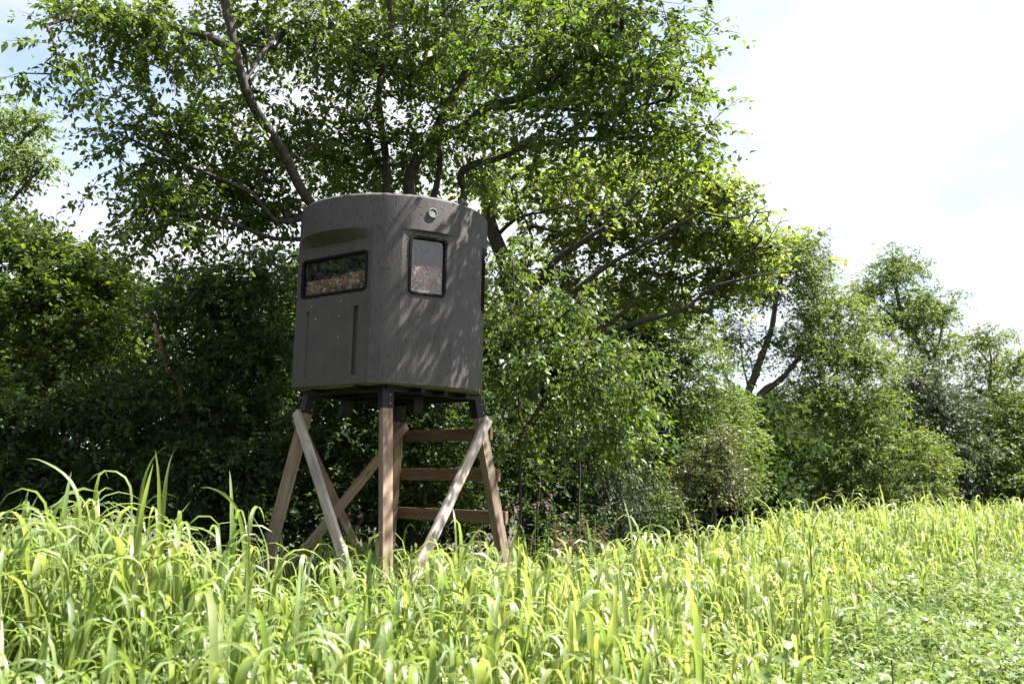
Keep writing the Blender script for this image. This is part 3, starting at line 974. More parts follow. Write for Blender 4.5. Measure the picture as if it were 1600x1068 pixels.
# ---- the elm that leans over the blind
e0 = gp(640, 12.8)
fork = at(640, 545, 12.5)
elm_limbs = [
    ([e0, at(640, 700, 12.7), fork], 0.20, 0.16),
    ([fork, at(590, 440, 11.2), at(530, 370, 10.8), at(478, 305, 10.4), at(430, 215, 10.0), at(397, 165, 9.7), at(370, 105, 9.5), at(350, 0, 9.4), at(335, -150, 9.6)], 0.066, 0.038),
    ([at(590, 440, 11.2), at(607, 300, 11.2), at(593, 183, 11.1), at(595, 130, 11.0), at(611, 61, 11.0), at(600, -90, 10.9)], 0.055, 0.03),
    ([fork, at(642, 400, 11.4), at(641, 272, 11.3), at(668, 231, 11.2), at(690, 183, 11.1), at(729, 110, 11.0), at(749, 73, 10.9), at(794, 8, 10.7), at(850, -130, 10.6)], 0.095, 0.04),
    ([at(645, 420, 11.4), at(686, 284, 11.4), at(690, 227, 11.4), at(694, 81, 11.3), at(690, -40, 11.2)], 0.045, 0.022),
    ([at(668, 231, 11.2), at(725, 195, 11.0), at(761, 167, 10.8), at(818, 150, 10.3), at(890, 105, 9.8), at(960, 40, 9.4)], 0.06, 0.025),
    ([at(761, 167, 10.8), at(850, 166, 10.1), at(956, 178, 9.5), at(1045, 150, 9.1)], 0.028, 0.014),
    ([fork, at(690, 420, 11.4), at(724, 304, 11.3), at(718, 280, 11.3), at(733, 260, 11.2), at(794, 240, 11.0), at(834, 227, 10.6), at(930, 215, 9.9), at(1030, 215, 9.3)], 0.07, 0.02),
    ([at(362, 75, 9.45), at(300, 50, 9.3), at(230, 38, 9.2), at(150, 15, 8.8), at(70, 40, 8.4)], 0.045, 0.014),
    ([at(530, 370, 11.0), at(430, 372, 10.6), at(350, 345, 10.2), at(260, 330, 9.8)], 0.035, 0.012),
    ([at(500, 335, 10.9), at(430, 345, 10.5), at(395, 300, 10.3), at(300, 260, 9.9), at(200, 215, 9.6)], 0.035, 0.012),
    ([at(380, 130, 9.58), at(420, 70, 10.0), at(470, 20, 10.6)], 0.03, 0.015),
    ([at(749, 73, 10.9), at(850, -40, 10.6), at(980, -150, 10.3), at(1090, -230, 10.2)], 0.05, 0.02),
    ([at(850, -130, 10.6), at(900, -320, 10.8), at(1000, -500, 11.0)], 0.045, 0.02),
    ([at(690, -40, 11.2), at(700, -200, 12.4), at(690, -420, 13.4)], 0.04, 0.02),
    ([at(335, -150, 9.6), at(330, -260, 12.0), at(380, -480, 13.3)], 0.05, 0.02),
]
elm_blobs = [
    (162, 28, 9.0, 80, 40, .7, 109), (82, 95, 8.5, 46, 18, .3, 19), (127, 130, 8.5, 13, 26, .2, 7), (252, 75, 9.4, 102, 70, .8, 115),
    (292, 185, 9.9, 102, 65, .9, 146), (212, 230, 9.7, 63, 35, .6, 41), (242, 295, 9.8, 80, 45, .7, 75), (320, 290, 10.9, 120, 85, .9, 183),
    (262, 360, 9.9, 76, 40, .5, 56), (400, 70, 11.0, 140, 85, 1.0, 183), (430, 230, 11.3, 90, 110, .9, 183), (400, 330, 11.1, 70, 60, .6, 73),
    (560, 80, 10.9, 150, 120, 1.1, 292), (560, 230, 11.2, 110, 75, .9, 158), (700, 60, 11.0, 150, 110, 1.1, 268), (720, 200, 11.3, 100, 80, .8, 134),
    (850, 80, 9.8, 140, 100, 1.0, 280), (960, 60, 9.4, 110, 80, .9, 183), (1025, 100, 9.1, 65, 65, .7, 79), (1093, 35, 9.0, 25, 42, .4, 17),
    (940, 170, 9.4, 120, 55, .8, 122), (1025, 190, 9.1, 70, 55, .6, 63), (1075, 225, 8.9, 38, 36, .4, 24), (1055, 150, 8.9, 35, 25, .4, 12), (860, 230, 10.0, 90, 40, .6, 61),
    (300, -110, 10.0, 300, 110, 1.6, 260), (620, -150, 10.6, 300, 140, 1.8, 270), (1050, -120, 9.4, 200, 120, 1.4, 80),
    (930, -340, 10.8, 330, 170, 1.9, 150), (350, -280, 13.2, 320, 130, 1.6, 330), (720, -330, 13.8, 340, 150, 1.8, 380), (480, -520, 13.5, 400, 150, 2.0, 380), (60, -200, 12.0, 200, 110, 1.3, 170), (1130, -260, 10.2, 140, 120, 1.2, 50),
    (640, 60, 12.7, 150, 90, .8, 130), (800, 90, 12.6, 150, 90, .8, 150), (900, 0, 12.5, 140, 90, .8, 130), (720, -120, 12.8, 200, 100, .9, 180), (540, -30, 12.8, 150, 90, .8, 120),
    (540, 265, 12.3, 110, 45, .6, 95), (660, 255, 12.3, 100, 50, .6, 95), (740, 270, 12.4, 60, 45, .6, 50),
]
make_tree('elm_tree', 'large many-stemmed elm with pointed leaves spreading above and behind the blind', 'tree', elm_limbs, elm_blobs, 11,
          nleaf=15, Lt=0.38, leafL=0.082, leafW=0.046, droop=0.32, outward=0.45, tier=(8, .21, .07))

# ---- oak behind and to the right of the blind
o0 = gp(835, 14.8); ofk = at(815, 520, 14.6)
oak_limbs = [
    ([o0, at(830, 650, 14.7), ofk, at(790, 420, 14.5), at(762, 330, 14.4), at(764, 280, 14.3), at(780, 245, 14.2), at(840, 210, 14.0)], 0.24, 0.06),
    ([ofk, at(851, 429, 13.8), at(902, 385, 13.6), at(942, 358, 13.5), at(973, 331, 13.4), at(989, 301, 13.3), at(996, 262, 13.2)], 0.072, 0.010),
    ([ofk, at(880, 470, 13.7), at(932, 425, 13.5), at(976, 400, 13.4), at(1020, 375, 13.3), at(1053, 354, 13.2), at(1096, 332, 13.0), at(1122, 312, 12.9)], 0.061, 0.008),
    ([at(860, 545, 14.0), at(935, 520, 13.7), at(983, 482, 13.5), at(1010, 449, 13.4), at(1026, 415, 13.3), at(1047, 378, 13.2)], 0.047, 0.008),
    ([at(840, 570, 14.6), at(920, 530, 13.7), at(986, 508, 13.5), at(1037, 493, 13.3), at(1074, 476, 13.2), at(1111, 449, 13.1), at(1178, 432, 12.9), at(1214, 428, 12.8)], 0.061, 0.007),
    ([at(775, 370, 14.4), at(807, 341, 14.2), at(851, 331, 13.5), at(892, 321, 13.4), at(945, 318, 13.3)], 0.033, 0.007),
    ([at(973, 331, 13.4), at(1010, 290, 13.2), at(1060, 270, 13.0)], 0.022, 0.005),
    ([at(1096, 332, 13.0), at(1150, 340, 12.8), at(1200, 322, 12.7)], 0.017, 0.004),
    ([at(1111, 449, 13.1), at(1160, 400, 12.9), at(1205, 385, 12.8)], 0.017, 0.004),
    ([at(820, 430, 14.3), at(830, 370, 14.2), at(800, 300, 14.1)], 0.033, 0.007),
    ([at(1195, 385, 12.8), at(1215, 350, 12.8), at(1232, 345, 12.8)], 0.007, 0.004),
    ([at(1212, 365, 12.8), at(1222, 338, 12.8)], 0.004, 0.004),
]
oak_blobs = [
    (800, 280, 14.5, 60, 50, .9, 93), (880, 280, 14.5, 100, 50, 1.0, 148), (980, 275, 14.3, 90, 45, .9, 141), (1070, 290, 14.1, 75, 35, .8, 117), (1115, 308, 13.9, 40, 32, .6, 75),
    (1158, 352, 13.7, 28, 34, .5, 46), (880, 350, 14.5, 90, 45, .9, 117), (970, 360, 14.3, 90, 50, .9, 125), (1070, 355, 14.1, 80, 40, .7, 108), (1130, 380, 13.9, 70, 35, .6, 93),
    (1190, 392, 13.6, 35, 20, .3, 40), (1080, 430, 14.1, 90, 30, .6, 81), (1160, 430, 13.8, 60, 22, .4, 52), (960, 430, 14.6, 90, 50, .8, 93), (860, 430, 14.8, 70, 60, .8, 86), (1030, 470, 14.3, 60, 25, .5, 37), (1120, 470, 14.0, 45, 20, .4, 25),
]
make_tree('oak_tree', 'gnarled oak right of the blind with long bare limbs and yellowish green leaves', 'tree', oak_limbs, oak_blobs, 23,
          leaf='oak', bark='oakbark', nleaf=17, Lt=0.36, leafL=0.095, leafW=0.058, droop=0.12, outward=0.6, gn=0.12, tvar=0.24, tier=(6, .22, .08))

# ---- drooping saplings beside the blind
s0 = gp(815, 11.2)
make_tree('elm_sapling', 'leafy sapling with drooping bright sprays right beside the blind', 'sapling',
          [([s0, at(812, 640, 11.2), at(805, 520, 11.2), at(800, 400, 11.2)], 0.022, 0.008), ([at(810, 600, 11.2), at(850, 520, 11.0), at(890, 480, 10.8)], 0.025, 0.01),
           ([at(812, 680, 11.2), at(870, 600, 10.9), at(930, 560, 10.6)], 0.025, 0.01)],
          [(795, 400, 11.2, 40, 50, .5, 45), (810, 480, 11.2, 55, 50, .6, 70), (870, 480, 11.0, 55, 50, .6, 70), (820, 570, 11.2, 60, 55, .6, 80), (900, 560, 10.8, 60, 50, .6, 75), (960, 540, 10.8, 45, 45, .5, 45), (850, 650, 11.2, 60, 50, .5, 60)], 31,
          leaf='elm', nleaf=15, Lt=0.40, leafL=0.09, leafW=0.038, droop=0.65, tone0=0.5, tier=(7, .24, .10))
s1 = gp(905, 11.8)
make_tree('hanging_sapling', 'low arching sapling whose leaf sprays hang over the dark brush', 'sapling',
          [([s1, at(905, 720, 11.7), at(920, 620, 11.3), at(950, 590, 11.0), at(990, 620, 10.7)], 0.016, 0.006), ([at(908, 700, 11.6), at(930, 650, 11.2), at(960, 660, 10.9)], 0.02, 0.008)],
          [(930, 610, 11.2, 50, 30, .4, 40), (990, 630, 10.8, 40, 35, .4, 36), (960, 680, 10.9, 45, 30, .4, 34), (1010, 690, 11.2, 30, 30, .3, 20)], 32,
          leaf='elm', nleaf=14, Lt=0.36, leafL=0.09, leafW=0.038, droop=0.7, tone0=0.55)

def shrub(name, label, cat, px, d, blobs, seed, nst=5, **kw):
    g = np.random.default_rng(seed + 900)
    b = gp(px, d)
    cs = [at(*q[:3]) for q in blobs]
    limbs = []
    for k in range(max(nst, len(cs))):
        c = cs[k % len(cs)] + g.normal(0, 0.15, 3)
        m = b * 0.45 + c * 0.55; m[:2] = b[:2] * 0.6 + c[:2] * 0.4
        limbs.append(([b + g.normal(0, 0.05, 3) * (1, 1, 0), m + g.normal(0, 0.1, 3), c], kw.get('r0', 0.03), 0.008))
    kw.pop('r0', None)
    return make_tree(name, label, cat, limbs, blobs, seed, limb_name='stem', **kw)

# ---- brush directly behind the stand and to its right
shrub('undergrowth_shrub', 'dark dense shrub seen between the wooden posts under the blind', 'shrub', 590, 11.9,
      [(540, 600, 11.9, 80, 60, .5, 170), (650, 610, 11.9, 70, 60, .5, 170), (520, 690, 11.8, 90, 60, .5, 170), (650, 690, 11.8, 80, 60, .5, 180), (580, 780, 11.7, 110, 50, .5, 170), (700, 780, 11.7, 80, 50, .5, 130)], 41,
      leaf='brush', nleaf=16, Lt=0.34, leafL=0.085, leafW=0.045, tone0=0.45, lod=0)
shrub('bramble_shrub', 'dark bramble thicket behind the ladder rungs', 'shrub', 780, 12.8,
      [(720, 640, 12.8, 60, 60, .6, 110), (800, 680, 12.8, 80, 60, .7, 150), (760, 770, 12.6, 90, 50, .6, 130), (860, 760, 12.8, 80, 60, .6, 140), (900, 690, 13.0, 80, 60, .6, 120)], 42,
      leaf='brush', nleaf=16, Lt=0.32, leafL=0.075, leafW=0.038, tone0=0.4, lod=0)
shrub('cedar_shrub', 'small dark feathery cedar at the field edge', 'shrub', 955, 12.6,
      [(955, 690, 12.8, 40, 40, .35, 90), (960, 750, 12.7, 52, 42, .45, 140), (955, 800, 12.6, 60, 30, .45, 110)], 43,
      leaf='cedar', nleaf=26, Lt=0.30, leafL=0.055, leafW=0.012, tone0=0.5, droop=0.5, lod=0)
shrub('willow_shrub', 'tall pale green bank of fine leaves below the oak', 'shrub', 1070, 16.5,
      [(990, 470, 16.2, 70, 40, .8, 120), (1070, 500, 16.4, 50, 35, .7, 90), (900, 480, 16.0, 70, 60, .8, 140), (945, 560, 15.6, 60, 60, .8, 130), (960, 650, 15.2, 60, 60, .8, 130), (1010, 540, 16.4, 65, 50, .9, 150), (1075, 545, 16.4, 65, 55, .9, 160), (1040, 620, 16.3, 80, 60, 1.0, 210), (1110, 610, 16.6, 60, 60, .9, 170), (1030, 710, 16.0, 80, 60, .9, 180), (1100, 700, 16.2, 70, 60, .9, 160)], 44,
      leaf='far', nleaf=20, Lt=0.36, leafL=0.07, leafW=0.03, tone0=0.5, lod=0)
shrub('spreading_shrub', 'light green shrub with layered sprays left of the forked tree', 'shrub', 1165, 17.5,
      [(1150, 640, 17.5, 40, 30, .6, 80), (1165, 690, 17.5, 38, 35, .6, 90), (1165, 745, 17.3, 40, 38, .6, 100)], 45,
      leaf='far', nleaf=18, Lt=0.36, leafL=0.08, leafW=0.032, tone0=0.65, lod=0)
shrub('rusty_shrub', 'shrub with rust brown seed heads among pale green leaves at the field edge', 'shrub', 1110, 14.6,
      [(1125, 690, 14.6, 40, 30, .5, 90), (1095, 740, 14.5, 55, 40, .5, 120), (1140, 745, 14.5, 45, 40, .5, 110), (1040, 780, 14.2, 55, 28, .4, 80)], 46,
      leaf='rusty', nleaf=18, Lt=0.30, leafL=0.055, leafW=0.025, tone0=0.04, tvar=0.26, lod=0)
shrub('hedge_shrub', 'mid green bush with speckled leaves at the edge of the crop', 'shrub', 1010, 13.4,
      [(1000, 740, 13.6, 50, 45, .5, 110), (1010, 800, 13.2, 60, 30, .4, 90), (900, 810, 12.4, 60, 25, .4, 70)], 47,
      leaf='brush', nleaf=18, Lt=0.3, leafL=0.06, leafW=0.035, tone0=0.65, lod=0)

# ---- left wood edge
shrub('thicket_tree', 'dark leafy tree filling the wood edge just left of the blind', 'tree', 360, 12.6,
      [(400, 440, 12.8, 80, 60, .9, 210), (320, 460, 12.8, 90, 60, .9, 230), (420, 540, 12.8, 70, 60, .9, 190), (330, 560, 12.6, 80, 60, .9, 190), (390, 640, 12.6, 90, 60, .8, 200), (290, 660, 12.4, 80, 60, .8, 180)], 51,
      leaf='brush', nleaf=15, Lt=0.40, leafL=0.09, leafW=0.047, tone0=0.5, droop=0.35, r0=0.05, lod=0)
shrub('sunlit_maple', 'bushy tree at far left with sunlit yellow green top', 'tree', 60, 13.2,
      [(40, 380, 13.2, 80, 45, .9, 230), (110, 420, 13.2, 80, 45, .9, 220), (50, 470, 13.1, 95, 60, 1.0, 260), (170, 440, 13.3, 50, 40, .7, 110), (150, 510, 13.0, 80, 60, .9, 210), (40, 570, 13.0, 90, 60, .9, 200), (-80, 440, 13.0, 90, 90, 1.0, 230)], 52,
      leaf='elm', nleaf=17, Lt=0.38, leafL=0.09, leafW=0.05, tone0=0.68, droop=0.2, r0=0.05, lod=0)
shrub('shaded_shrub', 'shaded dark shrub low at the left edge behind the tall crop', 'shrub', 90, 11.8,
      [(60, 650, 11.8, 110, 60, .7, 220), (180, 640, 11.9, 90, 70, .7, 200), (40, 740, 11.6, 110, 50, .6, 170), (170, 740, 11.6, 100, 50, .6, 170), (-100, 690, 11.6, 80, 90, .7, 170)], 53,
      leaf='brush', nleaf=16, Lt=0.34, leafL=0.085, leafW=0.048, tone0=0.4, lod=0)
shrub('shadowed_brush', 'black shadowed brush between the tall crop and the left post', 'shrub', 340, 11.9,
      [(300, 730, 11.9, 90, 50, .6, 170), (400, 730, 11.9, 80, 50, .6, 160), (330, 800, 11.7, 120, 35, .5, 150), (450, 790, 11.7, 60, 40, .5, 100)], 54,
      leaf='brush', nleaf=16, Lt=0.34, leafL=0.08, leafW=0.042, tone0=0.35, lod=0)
w0 = gp(30, 19)
make_tree('wild_cherry', 'taller tree cut by the left picture edge below the elm branch', 'tree',
          [([gp(-30, 19), at(-40, 500, 19), at(-30, 330, 19), at(-10, 200, 19)], 0.16, 0.05), ([at(-35, 380, 19), at(30, 300, 18.8), at(70, 260, 18.7)], 0.05, 0.02), ([at(-30, 320, 19), at(20, 240, 19), at(60, 195, 19)], 0.05, 0.02)],
          [(0, 190, 19, 45, 45, 1.0, 110), (50, 190, 19, 40, 18, .6, 40), (55, 250, 18.8, 42, 25, .6, 55), (10, 275, 18.8, 45, 35, .8, 85), (-80, 230, 19, 80, 90, 1.2, 200), (20, 330, 19, 30, 20, .6, 20)], 55,
          leaf='far', nleaf=16, Lt=0.48, leafL=0.11, leafW=0.055, tone0=0.45, lod=0)
# pale broken trunk that catches light in the left wood
make_tree('leaning_snag', 'pale leaning trunk catching light in the dark wood left of the blind', 'dead tree',
          [([gp(300, 12.4), at(285, 640, 12.2), at(264, 575, 12.0), at(253, 545, 11.95), at(247, 525, 11.9), at(243, 508, 12.0)], 0.045, 0.02)],
          [(240, 500, 12.3, 20, 20, .3, 12)], 56, leaf='brush', bark='palebark', nleaf=10, lod=0)

# ---- trees across the field on the right
make_tree('forked_tree', 'slender tree with dark forked trunk and open crown at the far right wood', 'tree',
          [([gp(1173, 25), at(1172, 690, 25), at(1170, 640, 25), at(1170, 611, 25), at(1182, 578, 25), at(1196, 541, 25), at(1207, 512, 25), at(1212, 475, 25), at(1225, 420, 25)], 0.17, 0.05),
           ([at(1171, 640, 25), at(1190, 613, 25), at(1220, 593, 25), at(1251, 554, 25), at(1275, 500, 25)], 0.10, 0.04),
           ([at(1171, 645, 25), at(1140, 600, 25), at(1125, 560, 25), at(1128, 530, 25)], 0.05, 0.02),
           ([at(1170, 611, 25), at(1160, 560, 25), at(1155, 520, 25)], 0.03, 0.015)],
          [(1230, 400, 25, 55, 40, 1.4, 266), (1265, 440, 25, 35, 50, 1.2, 182), (1190, 460, 25, 55, 25, 1.0, 125), (1140, 530, 25, 45, 40, .9, 112), (1225, 530, 25, 50, 25, .8, 84), (1180, 570, 25, 30, 20, .6, 30), (1260, 500, 25, 30, 25, .7, 70), (1250, 385, 25, 25, 20, .7, 56)], 61,
          leaf='far', nleaf=18, Lt=0.5, leafL=0.10, leafW=0.042, tone0=0.42, lod=0, rt=0.005)
shrub('bushy_ash', 'broad pale green bushy tree in the middle of the far wood', 'tree', 1300, 25,
      [(1310, 490, 25.5, 55, 45, 1.3, 251), (1290, 550, 25.2, 60, 45, 1.3, 280), (1360, 560, 25.2, 50, 50, 1.2, 251), (1270, 620, 25, 70, 45, 1.3, 308), (1350, 640, 25, 70, 50, 1.3, 336), (1250, 700, 24.8, 70, 50, 1.2, 280), (1340, 710, 24.6, 80, 50, 1.2, 322), (1300, 760, 24.5, 110, 30, 1.0, 210)], 62,
      leaf='far', nleaf=20, Lt=0.5, leafL=0.10, leafW=0.042, tone0=0.6, lod=0, r0=0.08)
make_tree('tall_ash', 'tallest airy tree rising behind the far wood', 'tree',
          [([gp(1490, 33), at(1470, 620, 33), at(1440, 540, 33), at(1410, 490, 33), at(1398, 440, 33), at(1395, 400, 33)], 0.22, 0.04),
           ([at(1440, 540, 33), at(1400, 500, 33), at(1365, 470, 33)], 0.07, 0.03), ([at(1455, 575, 33), at(1470, 520, 33), at(1480, 480, 33)], 0.07, 0.02)],
          [(1402, 420, 33, 42, 32, 1.4, 210), (1360, 455, 33, 35, 22, 1.1, 112), (1440, 480, 33, 50, 40, 1.5, 237), (1395, 500, 33, 60, 35, 1.4, 182), (1475, 490, 33, 22, 28, .9, 58), (1460, 550, 33, 60, 50, 1.5, 237)], 63,
          leaf='far', nleaf=18, Lt=0.6, leafL=0.12, leafW=0.05, tone0=0.5, lod=0, rt=0.006)
make_tree('slim_poplar', 'slim young tree with visible stem near the right picture edge', 'tree',
          [([gp(1545, 30), at(1546, 640, 30), at(1547, 600, 30), at(1548, 560, 30), at(1540, 520, 30)], 0.10, 0.025), ([at(1548, 570, 30), at(1525, 540, 30)], 0.03, 0.015)],
          [(1540, 530, 30, 34, 26, 1.0, 98), (1550, 575, 30, 40, 30, 1.0, 98), (1525, 620, 30, 40, 35, 1.0, 112), (1570, 620, 30, 30, 30, 1.0, 70)], 64,
          leaf='far', nleaf=17, Lt=0.55, leafL=0.11, leafW=0.048, tone0=0.5, lod=0, rt=0.005)
shrub('silver_shrub', 'greyish silver leaved bush in front of the tall airy tree', 'shrub', 1440, 27,
      [(1430, 600, 27, 55, 45, 1.2, 237), (1480, 640, 27, 55, 45, 1.2, 237), (1420, 660, 27, 50, 40, 1.1, 196), (1500, 710, 26.6, 60, 50, 1.1, 224), (1430, 730, 26.4, 60, 40, 1.0, 196)], 65,
      leaf='silver', nleaf=18, Lt=0.45, leafL=0.11, leafW=0.055, tone0=0.5, lod=0, r0=0.06)
shrub('layered_shrub', 'low yellow green shrub with flat sprays at the far field edge', 'shrub', 1450, 23.5,
      [(1440, 690, 23.8, 40, 22, .8, 98), (1460, 725, 23.5, 45, 22, .8, 105), (1440, 765, 23.3, 50, 18, .7, 98)], 66,
      leaf='far', nleaf=18, Lt=0.42, leafL=0.09, leafW=0.036, tone0=0.85, lod=0)
shrub('edge_tree', 'leafy tree cut by the right picture edge', 'tree', 1600, 27,
      [(1590, 570, 28, 30, 30, 1.0, 77), (1590, 640, 27.5, 55, 45, 1.2, 224), (1560, 700, 27, 60, 45, 1.1, 224), (1640, 700, 27, 80, 60, 1.2, 251), (1590, 755, 26.5, 80, 30, 1.0, 182), (1660, 600, 28, 60, 60, 1.2, 168)], 67,
      leaf='far', nleaf=18, Lt=0.5, leafL=0.11, leafW=0.05, tone0=0.4, lod=0, r0=0.07)

# ---- the deep wood behind, one dark mass
def deep_wood():
    g = np.random.default_rng(77)
    blobs = []
    for px in range(-260, 1010, 70):
        top = 470 if px < 480 else (430 if px < 760 else 520)
        for py in range(top, 820, 60):
            blobs.append((px + g.uniform(-25, 25), py + g.uniform(-20, 20), 16.5 + g.uniform(-.8, 1.2), 60, 50, 1.0, 70))
    for px in range(1000, 1240, 50):
        for py in range(650, 840, 50):
            blobs.append((px + g.uniform(-20, 20), py, 20 + g.uniform(-1, 1), 45, 40, 1.2, 75))
    for px in range(1140, 1780, 50):
        for py in range(640, 830, 45):
            blobs.append((px + g.uniform(-20, 20), py, 31 + g.uniform(-1.5, 1.5), 45, 36, 1.5, 85))
    for px in range(-600, -240, 60):
        for py in range(440, 850, 60):
            blobs.append((px + g.uniform(-20, 20), py, 14 + g.uniform(-1, 1), 55, 50, 1.0, 45))
    for px in range(1780, 2300, 60):
        for py in range(560, 830, 50):
            blobs.append((px + g.uniform(-20, 20), py, 30 + g.uniform(-1.5, 1.5), 50, 40, 1.5, 50))
    T, C = blob_points(g, blobs, 2.5)
    d = g.normal(0, 1, T.shape); d[:, 2] *= 0.4
    V, F, tone = sprays(g, T, d, 14, 0.6, 0.16, 0.085, 0.3, 0.5, 0.35, 0.2, 0)
    o = link('woodland', np_mesh('woodland', V, [F], tone), M['deep'])
    tag(o, 'dark mass of deeper woodland behind the tree line', 'woodland', kind='stuff')
deep_wood()

# ------------------------------------------------------------------ crop field
def back_edge(x):
    return np.interp(x, (-12, -5, -2, 0.5, 1.2, 2.6, 5.2, 8, 13, 22), (8.6, 9.4, 10.0, 10.6, 11.2, 13.5, 19.5, 21.5, 23.5, 26))

def weed_edge(y):
    """x of the right hand edge of the tall crop"""
    return np.interp(y, (-2, 2, 4, 6, 11, 17, 25), (0.4, 0.5, 0.8, 1.3, 3.7, 8.3, 15.0))

def crop_height(x, y):
    h = 1.02 + 0 * x
    q = x / np.maximum(y, 1.0)
    left = (0.44 * np.exp(-((q + 0.41) / 0.11) ** 2) + 0.24 * smoothstep(-0.2, -0.42, q)) * smoothstep(3.9, 5.2, y) * smoothstep(9.0, 7.0, y)
    h = h + left - 0.16 * smoothstep(4.6, 2.8, y)
    h = h + 0.24 * smoothstep(12, 19, y)
    return h

def ribbons(base, az, th0, bend, L, W, tone, nseg, vfold, twist, g):
    """strap leaves: base (n,3), azimuth, start angle from vertical, total bend"""
    n = len(base)
    s = np.linspace(0, 1, nseg + 1)
    q0 = 0.10 + 0.35 * ((tone * 7.3) % 1.0)
    sq = np.clip((s[None] - q0[:, None]) / 0.62, 0, 1.2)
    th = th0[:, None] + bend[:, None] * (sq * sq * (3 - 2 * np.minimum(sq, 1)))
    ds = (L / nseg)[:, None]
    r = np.concatenate((np.zeros((n, 1)), np.cumsum(np.sin(th[:, :-1]) * ds, 1)), 1)
    z = np.concatenate((np.zeros((n, 1)), np.cumsum(np.cos(th[:, :-1]) * ds, 1)), 1)
    ca, sa = np.cos(az)[:, None], np.sin(az)[:, None]
    C = base[:, None] + np.stack((r * ca, r * sa, z), -1)
    T = np.stack((np.sin(th) * ca, np.sin(th) * sa, np.cos(th)), -1)
    S0 = np.stack((-sa + 0 * th, ca + 0 * th, 0 * th), -1)
    N0 = cross(T, S0)
    tw = twist[:, None] * s[None] ** 1.3
    S = S0 * np.cos(tw)[..., None] + N0 * np.sin(tw)[..., None]
    N = cross(T, S)
    prof = np.minimum(1, 0.45 + 3.2 * s) * np.clip(1 - s ** 2.6, 0, 1) ** 0.8
    prof[-1] = 0.02
    wave = 1 + 0.10 * np.sin(s[None] * 19 + tone[:, None] * 40)
    hw = 0.5 * W[:, None] * prof[None] * wave
    if vfold:
        rows = np.stack((C - S * hw[..., None] + N * (0.2 * hw)[..., None], C, C + S * hw[..., None] + N * (0.2 * hw)[..., None]), 2)
        k = 3
    else:
        rows = np.stack((C - S * hw[..., None], C + S * hw[..., None]), 2)
        k = 2
    V = rows.reshape(-1, 3)
    i = np.arange(nseg)[:, None] * k + np.arange(k - 1)[None]
    f = np.stack((i, i + 1, i + k + 1, i + k), -1).reshape(-1, 4)
    F = (np.arange(n)[:, None, None] * ((nseg + 1) * k) + f[None]).reshape(-1, 4)
    return V, F, np.repeat(tone, (nseg + 1) * k)

def plant_leaves(g, P, H, nl, wscale=1.0):
    """leaf parameters for plants standing at P with height H"""
    n = len(P)
    k = np.arange(nl)
    f = (k[None] + g.uniform(0.1, 0.9, (n, nl))) / nl
    h = H[:, None] * (0.08 + 0.62 * f)
    lean = g.normal(0, 0.06, (n, 2))
    base = np.empty((n, nl, 3))
    base[..., 0] = P[:, 0:1] + lean[:, 0:1] * h
    base[..., 1] = P[:, 1:2] + lean[:, 1:2] * h
    base[..., 2] = P[:, 2:3] + h
    az0 = g.uniform(0, 2 * np.pi, n)
    az = az0[:, None] + np.pi * (k[None] % 2) + g.normal(0, 0.5, (n, nl))
    top = f
    th0 = g.uniform(0.12, 0.5, (n, nl)) * (1.25 - 0.75 * top)
    bend = g.uniform(1.8, 3.0, (n, nl))
    bend = np.where(g.uniform(0, 1, (n, nl)) < 0.05, g.uniform(0.2, 0.7, (n, nl)), bend)
    L = g.uniform(0.30, 0.62, (n, nl)) * (H[:, None] / 1.05) ** 0.7
    W = g.uniform(0.014, 0.034, (n, nl)) * wscale * (0.8 + 0.3 * H[:, None])
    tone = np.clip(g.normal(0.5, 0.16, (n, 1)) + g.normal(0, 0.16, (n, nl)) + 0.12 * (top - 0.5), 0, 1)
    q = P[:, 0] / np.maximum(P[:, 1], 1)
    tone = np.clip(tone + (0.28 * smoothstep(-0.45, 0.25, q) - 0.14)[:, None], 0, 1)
    tone = np.where(g.uniform(0, 1, (n, nl)) < 0.008, 1.0, np.minimum(tone, 0.9))
    tw = g.normal(0, 0.7, (n, nl))
    return base.reshape(-1, 3), az.ravel(), th0.ravel(), bend.ravel(), L.ravel(), W.ravel(), tone.ravel(), tw.ravel(), lean

def in_crop(x, y):
    ok = (y < back_edge(x)) & (x < weed_edge(y)) & (np.hypot(x, y) > 2.7)
    # open bay right round the foot of the posts stays a little thinner
    return ok

